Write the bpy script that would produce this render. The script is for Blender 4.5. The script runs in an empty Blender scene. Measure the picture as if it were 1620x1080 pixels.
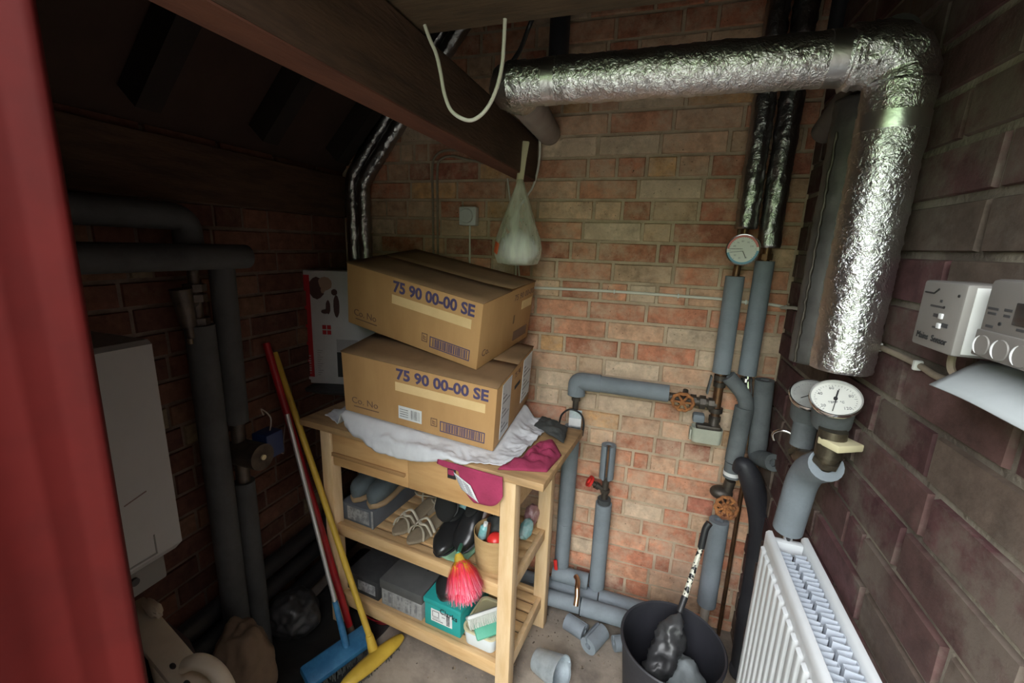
import bpy, bmesh, math, random
from mathutils import Vector, Matrix, Euler, noise
random.seed(7)
C = bpy.context.scene.collection
PI = math.pi
V = Vector

# ------------------------------------------------------------------ camera
F, YAW, PITCH, ROLL = 682.0, -.31535, .22147, .03398
EYE = V((0, 0, 1.58))
cy, sy, cp, sp = math.cos(YAW), math.sin(YAW), math.cos(PITCH), math.sin(PITCH)
_f = V((sy*cp, cy*cp, -sp)); _r0 = V((cy, -sy, 0)); _u0 = _r0.cross(_f)
_r = math.cos(ROLL)*_r0 + math.sin(ROLL)*_u0
_u = -math.sin(ROLL)*_r0 + math.cos(ROLL)*_u0
cam = bpy.data.cameras.new('camera'); camo = bpy.data.objects.new('camera', cam); C.objects.link(camo)
cam.sensor_width = 36; cam.lens = 36*F/1620; cam.clip_start = .02
mw = Matrix((( _r.x, _u.x, -_f.x, EYE.x), (_r.y, _u.y, -_f.y, EYE.y), (_r.z, _u.z, -_f.z, EYE.z), (0, 0, 0, 1)))
camo.matrix_world = mw
bpy.context.scene.camera = camo

def ray(x, y):
    return _r*((x-810)/F) - _u*((y-540)/F) + _f
def onX(x, y, X): d = ray(x, y); return EYE + d*(X/d.x)
def onY(x, y, Y): d = ray(x, y); return EYE + d*(Y/d.y)
def onZ(x, y, Z): d = ray(x, y); return EYE + d*((Z-EYE.z)/d.z)

YB = 1.75      # back wall
XR = .45       # right wall
XL = -1.42     # left wall
YF = .28       # front wall (inner face), doorway in it

# ------------------------------------------------------------------ materials
def nodes(name):
    m = bpy.data.materials.new(name); m.use_nodes = True
    nt = m.node_tree
    return m, nt, nt.nodes['Principled BSDF']

def mat(name, col, rough=.6, metal=0., col2=None, scale=8., bump=0., bscale=60., mixlo=.4, mixhi=.65, spec=.5, stretch=None, rough2=None, alpha=None, trans=0., detail=5., ior=None):
    m, nt, b = nodes(name)
    b.inputs['Roughness'].default_value = rough
    b.inputs['Metallic'].default_value = metal
    b.inputs['Specular IOR Level'].default_value = spec
    b.inputs['Base Color'].default_value = (*col, 1)
    if alpha is not None: b.inputs['Alpha'].default_value = alpha
    if trans: b.inputs['Transmission Weight'].default_value = trans
    tc = nt.nodes.new('ShaderNodeTexCoord'); mp = nt.nodes.new('ShaderNodeMapping')
    nt.links.new(tc.outputs['Object'], mp.inputs['Vector'])
    if stretch: mp.inputs['Scale'].default_value = stretch
    if col2:
        n = nt.nodes.new('ShaderNodeTexNoise'); n.inputs['Scale'].default_value = scale; n.inputs['Detail'].default_value = detail; n.inputs['Roughness'].default_value = .65
        nt.links.new(mp.outputs[0], n.inputs['Vector'])
        r = nt.nodes.new('ShaderNodeValToRGB'); r.color_ramp.elements[0].position = mixlo; r.color_ramp.elements[1].position = mixhi
        r.color_ramp.elements[0].color = (*col, 1); r.color_ramp.elements[1].color = (*col2, 1)
        nt.links.new(n.outputs['Fac'], r.inputs['Fac']); nt.links.new(r.outputs['Color'], b.inputs['Base Color'])
        if rough2 is not None:
            mr = nt.nodes.new('ShaderNodeMapRange'); mr.inputs['From Min'].default_value = mixlo; mr.inputs['From Max'].default_value = mixhi
            mr.inputs['To Min'].default_value = rough; mr.inputs['To Max'].default_value = rough2
            nt.links.new(n.outputs['Fac'], mr.inputs['Value']); nt.links.new(mr.outputs[0], b.inputs['Roughness'])
    if bump:
        n2 = nt.nodes.new('ShaderNodeTexNoise'); n2.inputs['Scale'].default_value = bscale; n2.inputs['Detail'].default_value = 6
        nt.links.new(mp.outputs[0], n2.inputs['Vector'])
        bp = nt.nodes.new('ShaderNodeBump'); bp.inputs['Strength'].default_value = bump; bp.inputs['Distance'].default_value = .004
        nt.links.new(n2.outputs['Fac'], bp.inputs['Height']); nt.links.new(bp.outputs[0], b.inputs['Normal'])
    return m

def attr_mat(name, rough=.8, smear=None, smear_lo=.5, smear_hi=.68, smear_scale=9., speck=None, bump=.5, bscale=90., spec=.3, dark=None, vary=.35):
    """colour comes from each brick's own tone, broken up by grain, cement smears and specks"""
    m, nt, b = nodes(name)
    b.inputs['Roughness'].default_value = rough; b.inputs['Specular IOR Level'].default_value = spec
    at = nt.nodes.new('ShaderNodeAttribute'); at.attribute_name = 'tone'
    tc = nt.nodes.new('ShaderNodeTexCoord')
    def nz(sc, det=6, ro=.65):
        n = nt.nodes.new('ShaderNodeTexNoise'); n.inputs['Scale'].default_value = sc; n.inputs['Detail'].default_value = det; n.inputs['Roughness'].default_value = ro
        nt.links.new(tc.outputs['Object'], n.inputs['Vector']); return n
    def ramp(n, lo, hi):
        r = nt.nodes.new('ShaderNodeMapRange'); r.inputs['From Min'].default_value = lo; r.inputs['From Max'].default_value = hi; r.clamp = True
        nt.links.new(n.outputs['Fac'], r.inputs['Value']); return r
    col = at.outputs['Color']
    g = nz(26); mr = ramp(g, .3, .7); mr.inputs['To Min'].default_value = 1-vary; mr.inputs['To Max'].default_value = 1+vary
    mx = nt.nodes.new('ShaderNodeMix'); mx.data_type = 'RGBA'; mx.blend_type = 'MULTIPLY'; mx.inputs['Factor'].default_value = 1
    cb = nt.nodes.new('ShaderNodeCombineColor')
    for i in range(3): nt.links.new(mr.outputs[0], cb.inputs[i])
    nt.links.new(col, mx.inputs['A']); nt.links.new(cb.outputs[0], mx.inputs['B']); col = mx.outputs['Result']
    def over(col, n, lo, hi, c, amt=1.):
        r = ramp(n, lo, hi); r.inputs['To Max'].default_value = amt
        k = nt.nodes.new('ShaderNodeMix'); k.data_type = 'RGBA'
        nt.links.new(r.outputs[0], k.inputs['Factor']); nt.links.new(col, k.inputs['A']); k.inputs['B'].default_value = (*c, 1)
        return k.outputs['Result']
    if smear: col = over(col, nz(smear_scale, 8, .7), smear_lo, smear_hi, smear, .85)
    if dark: col = over(col, nz(3.1, 5), .52, .75, dark, .7)
    if speck: col = over(col, nz(120, 2), .69, .72, speck, .9)
    nt.links.new(col, b.inputs['Base Color'])
    n2 = nz(bscale, 8, .7)
    bp = nt.nodes.new('ShaderNodeBump'); bp.inputs['Strength'].default_value = bump; bp.inputs['Distance'].default_value = .004
    nt.links.new(n2.outputs['Fac'], bp.inputs['Height']); nt.links.new(bp.outputs[0], b.inputs['Normal'])
    return m

def foil_mat(name, col=(.78, .78, .80), rough=.22, bump=.5, scale=55.):
    m, nt, b = nodes(name)
    b.inputs['Base Color'].default_value = (*col, 1); b.inputs['Metallic'].default_value = 1; b.inputs['Roughness'].default_value = rough
    tc = nt.nodes.new('ShaderNodeTexCoord')
    n = nt.nodes.new('ShaderNodeTexVoronoi'); n.feature = 'DISTANCE_TO_EDGE'; n.inputs['Scale'].default_value = scale
    n2 = nt.nodes.new('ShaderNodeTexNoise'); n2.inputs['Scale'].default_value = scale*.9; n2.inputs['Detail'].default_value = 3; n2.inputs['Distortion'].default_value = 1.2
    nt.links.new(tc.outputs['Object'], n2.inputs['Vector'])
    av = nt.nodes.new('ShaderNodeVectorMath'); av.operation = 'MULTIPLY_ADD'; av.inputs[1].default_value = (.03,)*3
    nt.links.new(n2.outputs['Color'], av.inputs[0]); nt.links.new(tc.outputs['Object'], av.inputs[2]); nt.links.new(av.outputs[0], n.inputs['Vector'])
    ad = nt.nodes.new('ShaderNodeMath'); ad.operation = 'MULTIPLY_ADD'; ad.inputs[1].default_value = .5
    nt.links.new(n2.outputs['Fac'], ad.inputs[2]); nt.links.new(n.outputs['Distance'], ad.inputs[0])
    bp = nt.nodes.new('ShaderNodeBump'); bp.inputs['Strength'].default_value = bump; bp.inputs['Distance'].default_value = .006
    nt.links.new(ad.outputs[0], bp.inputs['Height']); nt.links.new(bp.outputs[0], b.inputs['Normal'])
    return m

M = {}
M['brick_back'] = attr_mat('old stock brick', .88, smear=(.58, .42, .30), smear_lo=.43, smear_hi=.66, smear_scale=10, speck=(.05, .03, .02), bump=.7)
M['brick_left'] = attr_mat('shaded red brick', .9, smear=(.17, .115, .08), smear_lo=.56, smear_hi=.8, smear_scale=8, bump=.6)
M['brick_right'] = attr_mat('purple brown brick', .75, smear=(.15, .122, .10), smear_lo=.47, smear_hi=.575, smear_scale=4.2, bump=.4, bscale=60, spec=.25, dark=(.06, .036, .032))
M['mortar_back'] = mat('buff lime mortar', (.50, .39, .28), .95, col2=(.38, .285, .20), scale=14, bump=.8, bscale=90)
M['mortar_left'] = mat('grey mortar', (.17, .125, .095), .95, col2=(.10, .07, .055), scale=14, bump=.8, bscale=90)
M['mortar_right'] = mat('pale grit mortar', (.12, .096, .078), .95, col2=(.34, .30, .24), scale=4, bump=1., bscale=110)
M['concrete'] = mat('dusty concrete', (.33, .275, .22), .93, col2=(.14, .115, .095), scale=5, bump=.6, bscale=45, mixlo=.38, mixhi=.68)
M['paving'] = mat('yard paving', (.12, .12, .105), .9, col2=(.08, .09, .065), scale=3, bump=.4, bscale=30)
M['render'] = mat('plain rendered masonry', (.20, .15, .12), .95, col2=(.13, .1, .08), scale=6)
M['oldwood'] = mat('dark old timber', (.085, .046, .026), .8, col2=(.045, .024, .014), scale=5, bump=.5, bscale=30, stretch=(6, 1, 6))
M['redstain'] = mat('red stained timber', (.155, .058, .035), .7, col2=(.11, .04, .026), scale=5, bump=.3, bscale=30, stretch=(6, 1, 6))
M['oldwoodx'] = mat('brown old timber', (.10, .066, .036), .85, col2=(.05, .033, .018), scale=5, bump=.5, bscale=30, stretch=(1, 6, 6))
M['rafter'] = mat('near black rafter', (.012, .008, .007), .9, col2=(.018, .011, .009), scale=5, bump=.4, bscale=20)
M['blackboard'] = mat('dark roof boarding', (.034, .018, .013), .9, col2=(.05, .026, .019), scale=4, bump=.4, bscale=20)  # dark brown, a little lighter than the rafters
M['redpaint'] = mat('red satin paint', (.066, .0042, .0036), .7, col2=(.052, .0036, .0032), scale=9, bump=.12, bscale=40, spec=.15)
M['birch'] = mat('birch wood', (.62, .41, .21), .5, col2=(.52, .32, .145), scale=5, bump=.1, bscale=40, stretch=(1, 7, 7))
M['birchv'] = mat('birch leg wood', (.72, .52, .31), .5, col2=(.62, .42, .22), scale=5, bump=.1, bscale=40, stretch=(7, 7, 1))
M['birchtop'] = mat('worn birch worktop', (.50, .31, .15), .55, col2=(.30, .185, .09), scale=3.5, bump=.2, bscale=30, stretch=(1.2, 7, 7))
M['birchd'] = mat('birch drawer front', (.60, .36, .16), .45, col2=(.50, .28, .115), scale=4, bump=.06, bscale=40, stretch=(1, 5, 5))
M['birchgroove'] = mat('darker wood grip', (.36, .2, .085), .6)
M['card'] = mat('brown corrugated card', (.52, .30, .125), .8, col2=(.45, .25, .10), scale=7, bump=.1, bscale=90, stretch=(1, 1, .3))
M['cardtop'] = mat('dusty brown card', (.27, .16, .08), .9, col2=(.2, .12, .06), scale=6, bump=.15, bscale=60)
M['tape'] = mat('pale paper tape', (.80, .58, .30), .6, col2=(.74, .52, .25), scale=10)
M['ink'] = mat('violet printing ink', (.075, .06, .14), .7)
M['inkfaint'] = mat('worn printing ink', (.19, .105, .07), .8)
M['greyink'] = mat('grey printing ink', (.055, .055, .058), .7)
M['inkblack'] = mat('black ink', (.02, .02, .022), .7)
M['white'] = mat('white label paper', (.72, .73, .73), .6, col2=(.62, .63, .64), scale=12)
M['grey_foam'] = mat('grey foam lagging', (.215, .245, .275), .75, col2=(.17, .195, .22), scale=7, bump=.25, bscale=140, spec=.35)
M['grey_foam_old'] = mat('dusty grey foam lagging', (.155, .17, .178), .85, col2=(.10, .11, .115), scale=7, bump=.25, bscale=140, spec=.25)
M['dark_foam'] = mat('charcoal foam lagging', (.07, .074, .076), .85, col2=(.042, .044, .046), scale=6, bump=.2, bscale=120, spec=.3)
M['foil'] = foil_mat('crinkled foil lagging', (.72, .72, .74), .29, .5, 90)
M['foil_smooth'] = foil_mat('smooth foil tape', (.74, .75, .76), .3, .12, 30)
M['foil_dark'] = foil_mat('tarnished foil lagging', (.40, .39, .40), .3, .35, 70)
M['foil_dull'] = mat('dull lagging skin', (.16, .155, .15), .55, metal=.5, col2=(.10, .095, .09), scale=7, bump=.5, bscale=35)
M['plaster'] = mat('grey pink lagging plaster', (.36, .31, .27), .85, col2=(.27, .23, .2), scale=7, bump=.3, bscale=40)
M['blackplastic'] = mat('black plastic', (.018, .018, .02), .45, col2=(.03, .03, .032), scale=6, bump=.1, bscale=60)
M['blackrubber'] = mat('black rubber', (.022, .022, .028), .55, col2=(.05, .05, .055), scale=5, bump=.2, bscale=50, mixlo=.5, mixhi=.85)
M['blackcloth'] = mat('black cloth', (.02, .02, .022), .95, col2=(.04, .04, .042), scale=9, bump=.4, bscale=60)
M['copper'] = mat('tarnished copper', (.22, .115, .06), .42, metal=.8, col2=(.10, .06, .04), scale=18, bump=.2, bscale=60)
M['coppershine'] = mat('bright copper', (.72, .42, .24), .3, metal=1.)
M['brass'] = mat('aged brass', (.15, .125, .09), .42, metal=.8, col2=(.07, .06, .045), scale=22, bump=.3, bscale=70)
M['gunmetal'] = mat('dark bronze fitting', (.10, .085, .07), .5, metal=.6, col2=(.055, .045, .04), scale=20, bump=.4, bscale=60)
M['rust'] = mat('orange rust', (.40, .16, .05), .9, col2=(.16, .06, .03), scale=40, bump=.8, bscale=120)
M['chrome'] = mat('bright steel', (.72, .72, .72), .18, metal=1.)
M['galv'] = mat('galvanised zinc', (.5, .56, .60), .38, metal=.5, col2=(.36, .41, .45), scale=25, bump=.08, bscale=60)
M['dial'] = mat('cream dial face', (.70, .70, .66), .45)
M['dialgrey'] = mat('dusty dial face', (.42, .42, .40), .5, col2=(.34, .34, .33), scale=20)
M['dialred'] = mat('red dial band', (.62, .18, .17), .5)
M['dialblue'] = mat('blue dial band', (.16, .36, .52), .5)
M['whiteplastic'] = mat('white plastic', (.68, .69, .67), .4, col2=(.6, .61, .59), scale=6)
M['greyplastic'] = mat('off white plastic casing', (.235, .22, .205), .5, col2=(.21, .197, .185), scale=6)
M['creamcable'] = mat('white cable sheath', (.66, .64, .56), .5)
M['dustcable'] = mat('dusty cable sheath', (.33, .27, .2), .8, col2=(.25, .2, .15), scale=20)
M['metalbox'] = mat('pale grey painted metal', (.45, .46, .38), .4, col2=(.36, .37, .3), scale=8)
M['radiator'] = mat('white enamel', (.62, .64, .66), .35, col2=(.55, .57, .58), scale=4)
M['radinner'] = mat('dusty white enamel', (.50, .54, .60), .5, col2=(.38, .42, .48), scale=6)
M['redplastic'] = mat('red plastic', (.62, .03, .025), .35)
M['redpipe'] = mat('red handle paint', (.40, .015, .02), .4, col2=(.28, .012, .018), scale=10)
M['yellow'] = mat('yellow plastic', (.56, .37, .045), .45, col2=(.42, .27, .03), scale=8)
M['blue'] = mat('blue plastic', (.014, .095, .21), .5, col2=(.04, .16, .30), scale=14)
M['silver'] = mat('silver tube', (.55, .55, .56), .35, metal=.7)
M['bristle'] = mat('dark bristles', (.03, .035, .035), .9, col2=(.08, .08, .07), scale=30, stretch=(20, 20, 1))
M['whitecloth'] = mat('white cotton', (.66, .67, .70), .9, col2=(.52, .52, .56), scale=7, bump=.4, bscale=40, mixlo=.35, mixhi=.75)
M['pinkcloth'] = mat('crimson cotton', (.36, .035, .10), .9, col2=(.26, .025, .07), scale=9, bump=.3, bscale=120)
M['greycloth'] = mat('charcoal cloth', (.035, .037, .035), .95, col2=(.06, .062, .06), scale=12, bump=.5, bscale=80)
M['teal'] = mat('teal card', (.02, .33, .31), .55, col2=(.018, .29, .28), scale=6)
M['greybox'] = mat('dark grey card', (.085, .085, .085), .7, col2=(.065, .065, .066), scale=8)
M['bluegrey'] = mat('blue grey card', (.10, .11, .13), .75, col2=(.08, .09, .105), scale=8)
M['greylabel'] = mat('grey printed label', (.30, .30, .30), .7, col2=(.16, .16, .17), scale=35, mixlo=.45, mixhi=.55)
M['greystripe'] = mat('pale printed card', (.34, .34, .34), .7, col2=(.2, .2, .2), scale=18, mixlo=.4, mixhi=.62)
M['boot'] = mat('slate suede', (.085, .105, .115), .9, col2=(.065, .08, .088), scale=12, bump=.3, bscale=90)
M['sole'] = mat('tan crepe sole', (.34, .23, .13), .8, col2=(.27, .18, .1), scale=15)
M['furlining'] = mat('brown fleece lining', (.10, .07, .055), .95, col2=(.05, .035, .03), scale=40, bump=.8, bscale=100)
M['bone'] = mat('bone leather', (.50, .45, .35), .55, col2=(.42, .37, .28), scale=10)
M['insole'] = mat('fawn insole', (.28, .22, .15), .7, col2=(.21, .165, .11), scale=12)
M['blackleather'] = mat('black leather', (.014, .014, .015), .28, col2=(.022, .022, .022), scale=10, bump=.1, bscale=60)
M['blacksuede'] = mat('black suede', (.010, .010, .010), .95)
M['brownleather'] = mat('brown leather', (.10, .04, .022), .4, col2=(.06, .024, .014), scale=10)
M['basket'] = mat('pale woven veneer', (.50, .34, .16), .7, col2=(.42, .27, .12), scale=9, bump=.5, bscale=90, stretch=(1, 1, 5))
M['greenplastic'] = mat('sea green plastic', (.10, .38, .26), .45, col2=(.13, .45, .32), scale=9)
M['greenpale'] = mat('pale green card', (.22, .38, .24), .6)
M['tealpack'] = mat('clear teal wrapper', (.18, .42, .43), .25, col2=(.45, .6, .6), scale=25)
M['pinkpack'] = mat('dusky pink wrapper', (.30, .16, .17), .3, col2=(.55, .4, .4), scale=25, mixlo=.55)
M['cream'] = mat('cream plastic', (.50, .44, .345), .55, col2=(.43, .37, .29), scale=7, bump=.1, bscale=50)
M['mauve'] = mat('mauve card', (.17, .115, .115), .8, col2=(.13, .088, .085), scale=6)
M['sack'] = mat('brown paper sack', (.125, .083, .052), .85, col2=(.085, .055, .036), scale=7, bump=.5, bscale=30)
M['darkbag'] = mat('grey black plastic bag', (.025, .025, .026), .4, col2=(.055, .055, .058), scale=8, bump=.4, bscale=30)
M['tubwhite'] = mat('white tub plastic', (.70, .76, .80), .4)
M['tubcream'] = mat('cream tub plastic', (.62, .56, .36), .5)
M['bristlewhite'] = mat('white bristles', (.66, .68, .62), .7)
M['greyfabric'] = mat('pale grey rag', (.26, .29, .30), .9, col2=(.18, .2, .21), scale=9, bump=.4, bscale=50)
M['sheet'] = mat('blue white paper', (.40, .43, .44), .6, col2=(.35, .38, .39), scale=8)
M['lcd'] = mat('dark display glass', (.03, .03, .035), .2)
M['boilerwhite'] = mat('white boiler enamel', (.30, .30, .30), .5, col2=(.26, .265, .265), scale=2.5)
M['boilergrey'] = mat('grey boiler underside', (.14, .14, .135), .6)
M['pumpblue'] = mat('blue pump box', (.012, .03, .10), .5)
M['rubber_red'] = mat('red bowl plastic', (.30, .012, .02), .45)
M['photo_skin'] = mat('printed warm patch', (.30, .19, .14), .7)
M['photo_dark'] = mat('printed dark patch', (.06, .025, .025), .7)
M['photo_grey'] = mat('printed grey patch', (.30, .28, .29), .7)
M['cartonwhite'] = mat('white glossy carton', (.48, .46, .47), .5, col2=(.42, .4, .41), scale=6)
M['cartonred'] = mat('printed red stripe', (.36, .014, .022), .5)
M['soil'] = mat('black soil pipe', (.03, .03, .036), .5, col2=(.045, .045, .05), scale=6)
# dyed fibres: colour carried by each strand
M['dyed'] = attr_mat('dyed soft fibres', .6, bump=.1, vary=.12)
# spotted handle
def spotted():
    m, nt, b = nodes('black and white spotted plastic'); b.inputs['Roughness'].default_value = .35
    tc = nt.nodes.new('ShaderNodeTexCoord'); v = nt.nodes.new('ShaderNodeTexNoise'); v.inputs['Scale'].default_value = 95; v.inputs['Detail'].default_value = 1
    nt.links.new(tc.outputs['Object'], v.inputs['Vector'])
    r = nt.nodes.new('ShaderNodeValToRGB'); r.color_ramp.interpolation = 'CONSTANT'; r.color_ramp.elements[0].color = (.01, .01, .01, 1); r.color_ramp.elements[1].position = .47; r.color_ramp.elements[1].color = (.62, .6, .5, 1)
    nt.links.new(v.outputs['Fac'], r.inputs['Fac']); nt.links.new(r.outputs[0], b.inputs['Base Color']); return m
M['spotted'] = spotted()
def film():
    m, nt, b = nodes('thin cloudy polythene'); b.inputs['Base Color'].default_value = (.72, .74, .60, 1); b.inputs['Roughness'].default_value = .3
    tc = nt.nodes.new('ShaderNodeTexCoord'); mp = nt.nodes.new('ShaderNodeMapping'); mp.inputs['Scale'].default_value = (22, 22, 4)
    n = nt.nodes.new('ShaderNodeTexNoise'); n.inputs['Scale'].default_value = 1.5; n.inputs['Detail'].default_value = 3
    nt.links.new(tc.outputs['Object'], mp.inputs[0]); nt.links.new(mp.outputs[0], n.inputs['Vector'])
    r = nt.nodes.new('ShaderNodeMapRange'); r.inputs['From Min'].default_value = .3; r.inputs['From Max'].default_value = .7; r.inputs['To Min'].default_value = .22; r.inputs['To Max'].default_value = .60
    nt.links.new(n.outputs['Fac'], r.inputs['Value']); nt.links.new(r.outputs[0], b.inputs['Alpha']); return m
M['film'] = film()

# ------------------------------------------------------------------ mesh helpers
def box(bm, c, s, R=None, bev=0.):
    """box centred at c with full sizes s"""
    g = bmesh.ops.create_cube(bm, size=1)['verts']
    for v in g: v.co = V((v.co.x*s[0], v.co.y*s[1], v.co.z*s[2]))
    if bev:
        es = list({e for v in g for e in v.link_edges})
        r = bmesh.ops.bevel(bm, geom=es, offset=bev, segments=2, affect='EDGES', profile=.5)
        g = list({v for f in r['faces'] for v in f.verts} | {v for v in g if v.is_valid})
    for v in g:
        v.co = (R @ v.co if R else v.co) + V(c)
    return g

def bx(bm, x0, x1, y0, y1, z0, z1, bev=0.):
    return box(bm, ((x0+x1)/2, (y0+y1)/2, (z0+z1)/2), (abs(x1-x0), abs(y1-y0), abs(z1-z0)), None, bev)

def frame_of(d):
    d = d.normalized(); a = V((0, 0, 1)) if abs(d.z) < .9 else V((0, 1, 0))
    x = a.cross(d).normalized(); return x, d.cross(x).normalized(), d

def fillet(pts, rad, n=8):
    pts = [V(p) for p in pts]; out = [pts[0]]
    for i in range(1, len(pts)-1):
        a, b, c = pts[i-1], pts[i], pts[i+1]
        r = min(rad, (a-b).length*.49, (c-b).length*.49)
        p, q = b+(a-b).normalized()*r, b+(c-b).normalized()*r
        for k in range(n+1):
            t = k/n; out.append(p*(1-t)**2 + b*2*t*(1-t) + q*t*t)
    out.append(pts[-1]); return out

def resample(pts, step):
    out = [pts[0]]
    for a, b in zip(pts, pts[1:]):
        n = max(1, int((b-a).length/step))
        for k in range(1, n+1): out.append(a.lerp(b, k/n))
    return out

def smooth_path(pts, n=8):
    pts = [V(p) for p in pts]; out = []
    for i in range(len(pts)-1):
        p0 = pts[max(i-1, 0)]; p1 = pts[i]; p2 = pts[i+1]; p3 = pts[min(i+2, len(pts)-1)]
        for k in range(n):
            t = k/n
            out.append(.5*((2*p1) + (p2-p0)*t + (2*p0-5*p1+4*p2-p3)*t*t + (3*p1-p0-3*p2+p3)*t**3))
    out.append(pts[-1]); return out

def tube(bm, pts, r, seg=16, caps=True, disp=None, inner=None, flat=None):
    pts = [V(p) for p in pts]; n = len(pts); rings = []
    x, y, d = frame_of(pts[1]-pts[0])
    for i, p in enumerate(pts):
        t = (pts[min(i+1, n-1)]-pts[max(i-1, 0)]).normalized()
        x = (x - t*x.dot(t)).normalized(); y = t.cross(x)
        rr = r[i] if isinstance(r, (list, tuple)) else r
        ring = []
        for k in range(seg):
            a = 2*PI*k/seg; o = x*math.cos(a) + y*math.sin(a)*(flat or 1)
            q = p + o*rr
            if disp: q = q + o*disp(q, i/(n-1))
            ring.append(bm.verts.new(q))
        rings.append(ring)
    for a, b in zip(rings, rings[1:]):
        for k in range(seg): bm.faces.new((a[k], a[(k+1) % seg], b[(k+1) % seg], b[k]))
    if caps:
        if inner:
            for ring, p, s in ((rings[0], pts[0], 0), (rings[-1], pts[-1], 1)):
                nxt = pts[1] if s == 0 else pts[-2]
                dd = (nxt-p).normalized()*inner[1]
                ctr = sum((v.co for v in ring), V())/seg
                r2 = [bm.verts.new(ctr+(v.co-ctr)*inner[0]) for v in ring]
                r3 = [bm.verts.new(v.co+dd) for v in r2]
                for k in range(seg):
                    l = (k+1) % seg
                    f1 = (ring[k], r2[k], r2[l], ring[l]); f2 = (r2[k], r3[k], r3[l], r2[l])
                    bm.faces.new(f1 if s else f1[::-1]); bm.faces.new(f2 if s else f2[::-1])
                bm.faces.new(r3[::-1] if s == 0 else r3)
        else:
            bm.faces.new(rings[0][::-1]); bm.faces.new(rings[-1])
    return rings

def cyl(bm, a, b, r, seg=20, r2=None):
    return tube(bm, [a, b], [r, r if r2 is None else r2], seg)

def lathe(bm, prof, origin=(0, 0, 0), axis=(0, 0, 1), seg=32, warp=None, closed=False, sx=1., sy=1.):
    x, y, d = frame_of(V(axis)); o = V(origin); rings = []
    for (r, h) in prof:
        ring = []
        for k in range(seg):
            a = 2*PI*k/seg; rr = r*(warp(a, h) if warp else 1)
            ring.append(bm.verts.new(o + x*math.cos(a)*rr*sx + y*math.sin(a)*rr*sy + d*h))
        rings.append(ring)
    for a, b in zip(rings, rings[1:]):
        for k in range(seg): bm.faces.new((a[k], a[(k+1) % seg], b[(k+1) % seg], b[k]))
    if not closed:
        bm.faces.new(rings[0][::-1]); bm.faces.new(rings[-1])
    return rings

def ball(bm, c, r, s=(1, 1, 1), sub=3, R=None, disp=None):
    g = bmesh.ops.create_icosphere(bm, subdivisions=sub, radius=1)['verts']
    for v in g:
        k = 1 + (disp(v.co) if disp else 0)
        p = V((v.co.x*s[0], v.co.y*s[1], v.co.z*s[2]))*r*k
        v.co = (R @ p if R else p) + V(c)
    return g

def grid(bm, fn, nu, nv):
    vs = [[bm.verts.new(fn(i/nu, j/nv)) for j in range(nv+1)] for i in range(nu+1)]
    for i in range(nu):
        for j in range(nv): bm.faces.new((vs[i][j], vs[i+1][j], vs[i+1][j+1], vs[i][j+1]))
    return vs

def prism(bm, poly, y0, y1, fn=lambda x, y, z: V((x, y, z))):
    """poly of (x, z) swept from y0 to y1"""
    a = [bm.verts.new(fn(x, y0, z)) for x, z in poly]; b = [bm.verts.new(fn(x, y1, z)) for x, z in poly]
    n = len(poly)
    for i in range(n): bm.faces.new((a[i], a[(i+1) % n], b[(i+1) % n], b[i]))
    bm.faces.new(a[::-1]); bm.faces.new(b)

def nbm(): return bmesh.new()

def put(name, bm, m, parent=None, smooth=True, ang=40, solid=0., subd=0, local=True, mats=None):
    bmesh.ops.recalc_face_normals(bm, faces=bm.faces)
    bm.normal_update()
    if smooth:
        for f in bm.faces: f.smooth = True
        for e in bm.edges:
            if len(e.link_faces) == 2 and e.calc_face_angle(0) > math.radians(ang): e.smooth = False
    me = bpy.data.meshes.new(name); bm.to_mesh(me); bm.free()
    for mm in (mats or [m]): me.materials.append(mm)
    o = bpy.data.objects.new(name, me); C.objects.link(o)
    if parent:
        if not local: me.transform(top_matrix(parent).inverted())
        o.parent = parent
    if solid:
        md = o.modifiers.new('thickness', 'SOLIDIFY'); md.thickness = solid; md.offset = 0
    if subd:
        md = o.modifiers.new('smooth', 'SUBSURF'); md.levels = subd; md.render_levels = subd
    return o

def top_matrix(o):
    m = o.matrix_basis.copy()
    while o.parent: o = o.parent; m = o.matrix_basis @ m
    return m

def thing(name, label, cat, loc=(0, 0, 0), R=None, group=None):
    o = bpy.data.objects.new(name, None); C.objects.link(o); o.empty_display_size = .05
    m = Matrix.Translation(V(loc))
    if R is not None: m = m @ R.to_4x4()
    o.matrix_basis = m
    o['label'] = label; o['category'] = cat
    if group: o['group'] = group
    return o
def tag(o, label, cat, group=None, kind=None):
    o['label'] = label; o['category'] = cat
    if group: o['group'] = group
    if kind: o['kind'] = kind
    return o
def struct(name, bm, m, label=None, **k):
    o = put(name, bm, m, **k); o['kind'] = 'structure'
    if label: o['label'] = label
    return o
def rotz(a): return Matrix.Rotation(a, 3, 'Z')
def part(o, label): o['label'] = label; return o

def text(name, s, size, m, parent, mtx, label=None, ext=.0004, align='LEFT', bold=0.):
    cu = bpy.data.curves.new(name, 'FONT'); cu.body = s; cu.size = size; cu.extrude = ext; cu.align_x = align; cu.resolution_u = 3; cu.offset = bold
    t = bpy.data.objects.new(name+'_tmp', cu); C.objects.link(t)
    me = bpy.data.meshes.new_from_object(t.evaluated_get(bpy.context.evaluated_depsgraph_get()))
    bpy.data.objects.remove(t); bpy.data.curves.remove(cu)
    me.materials.clear(); me.materials.append(m); me.transform(mtx)
    o = bpy.data.objects.new(name, me); C.objects.link(o); o.parent = parent
    if label: o['label'] = label
    return o
def face_mtx(origin, right, up):
    r, u = V(right).normalized(), V(up).normalized(); n = r.cross(u); o = V(origin)
    return Matrix(((r.x, u.x, n.x, o.x), (r.y, u.y, n.y, o.y), (r.z, u.z, n.z, o.z), (0, 0, 0, 1)))
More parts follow.
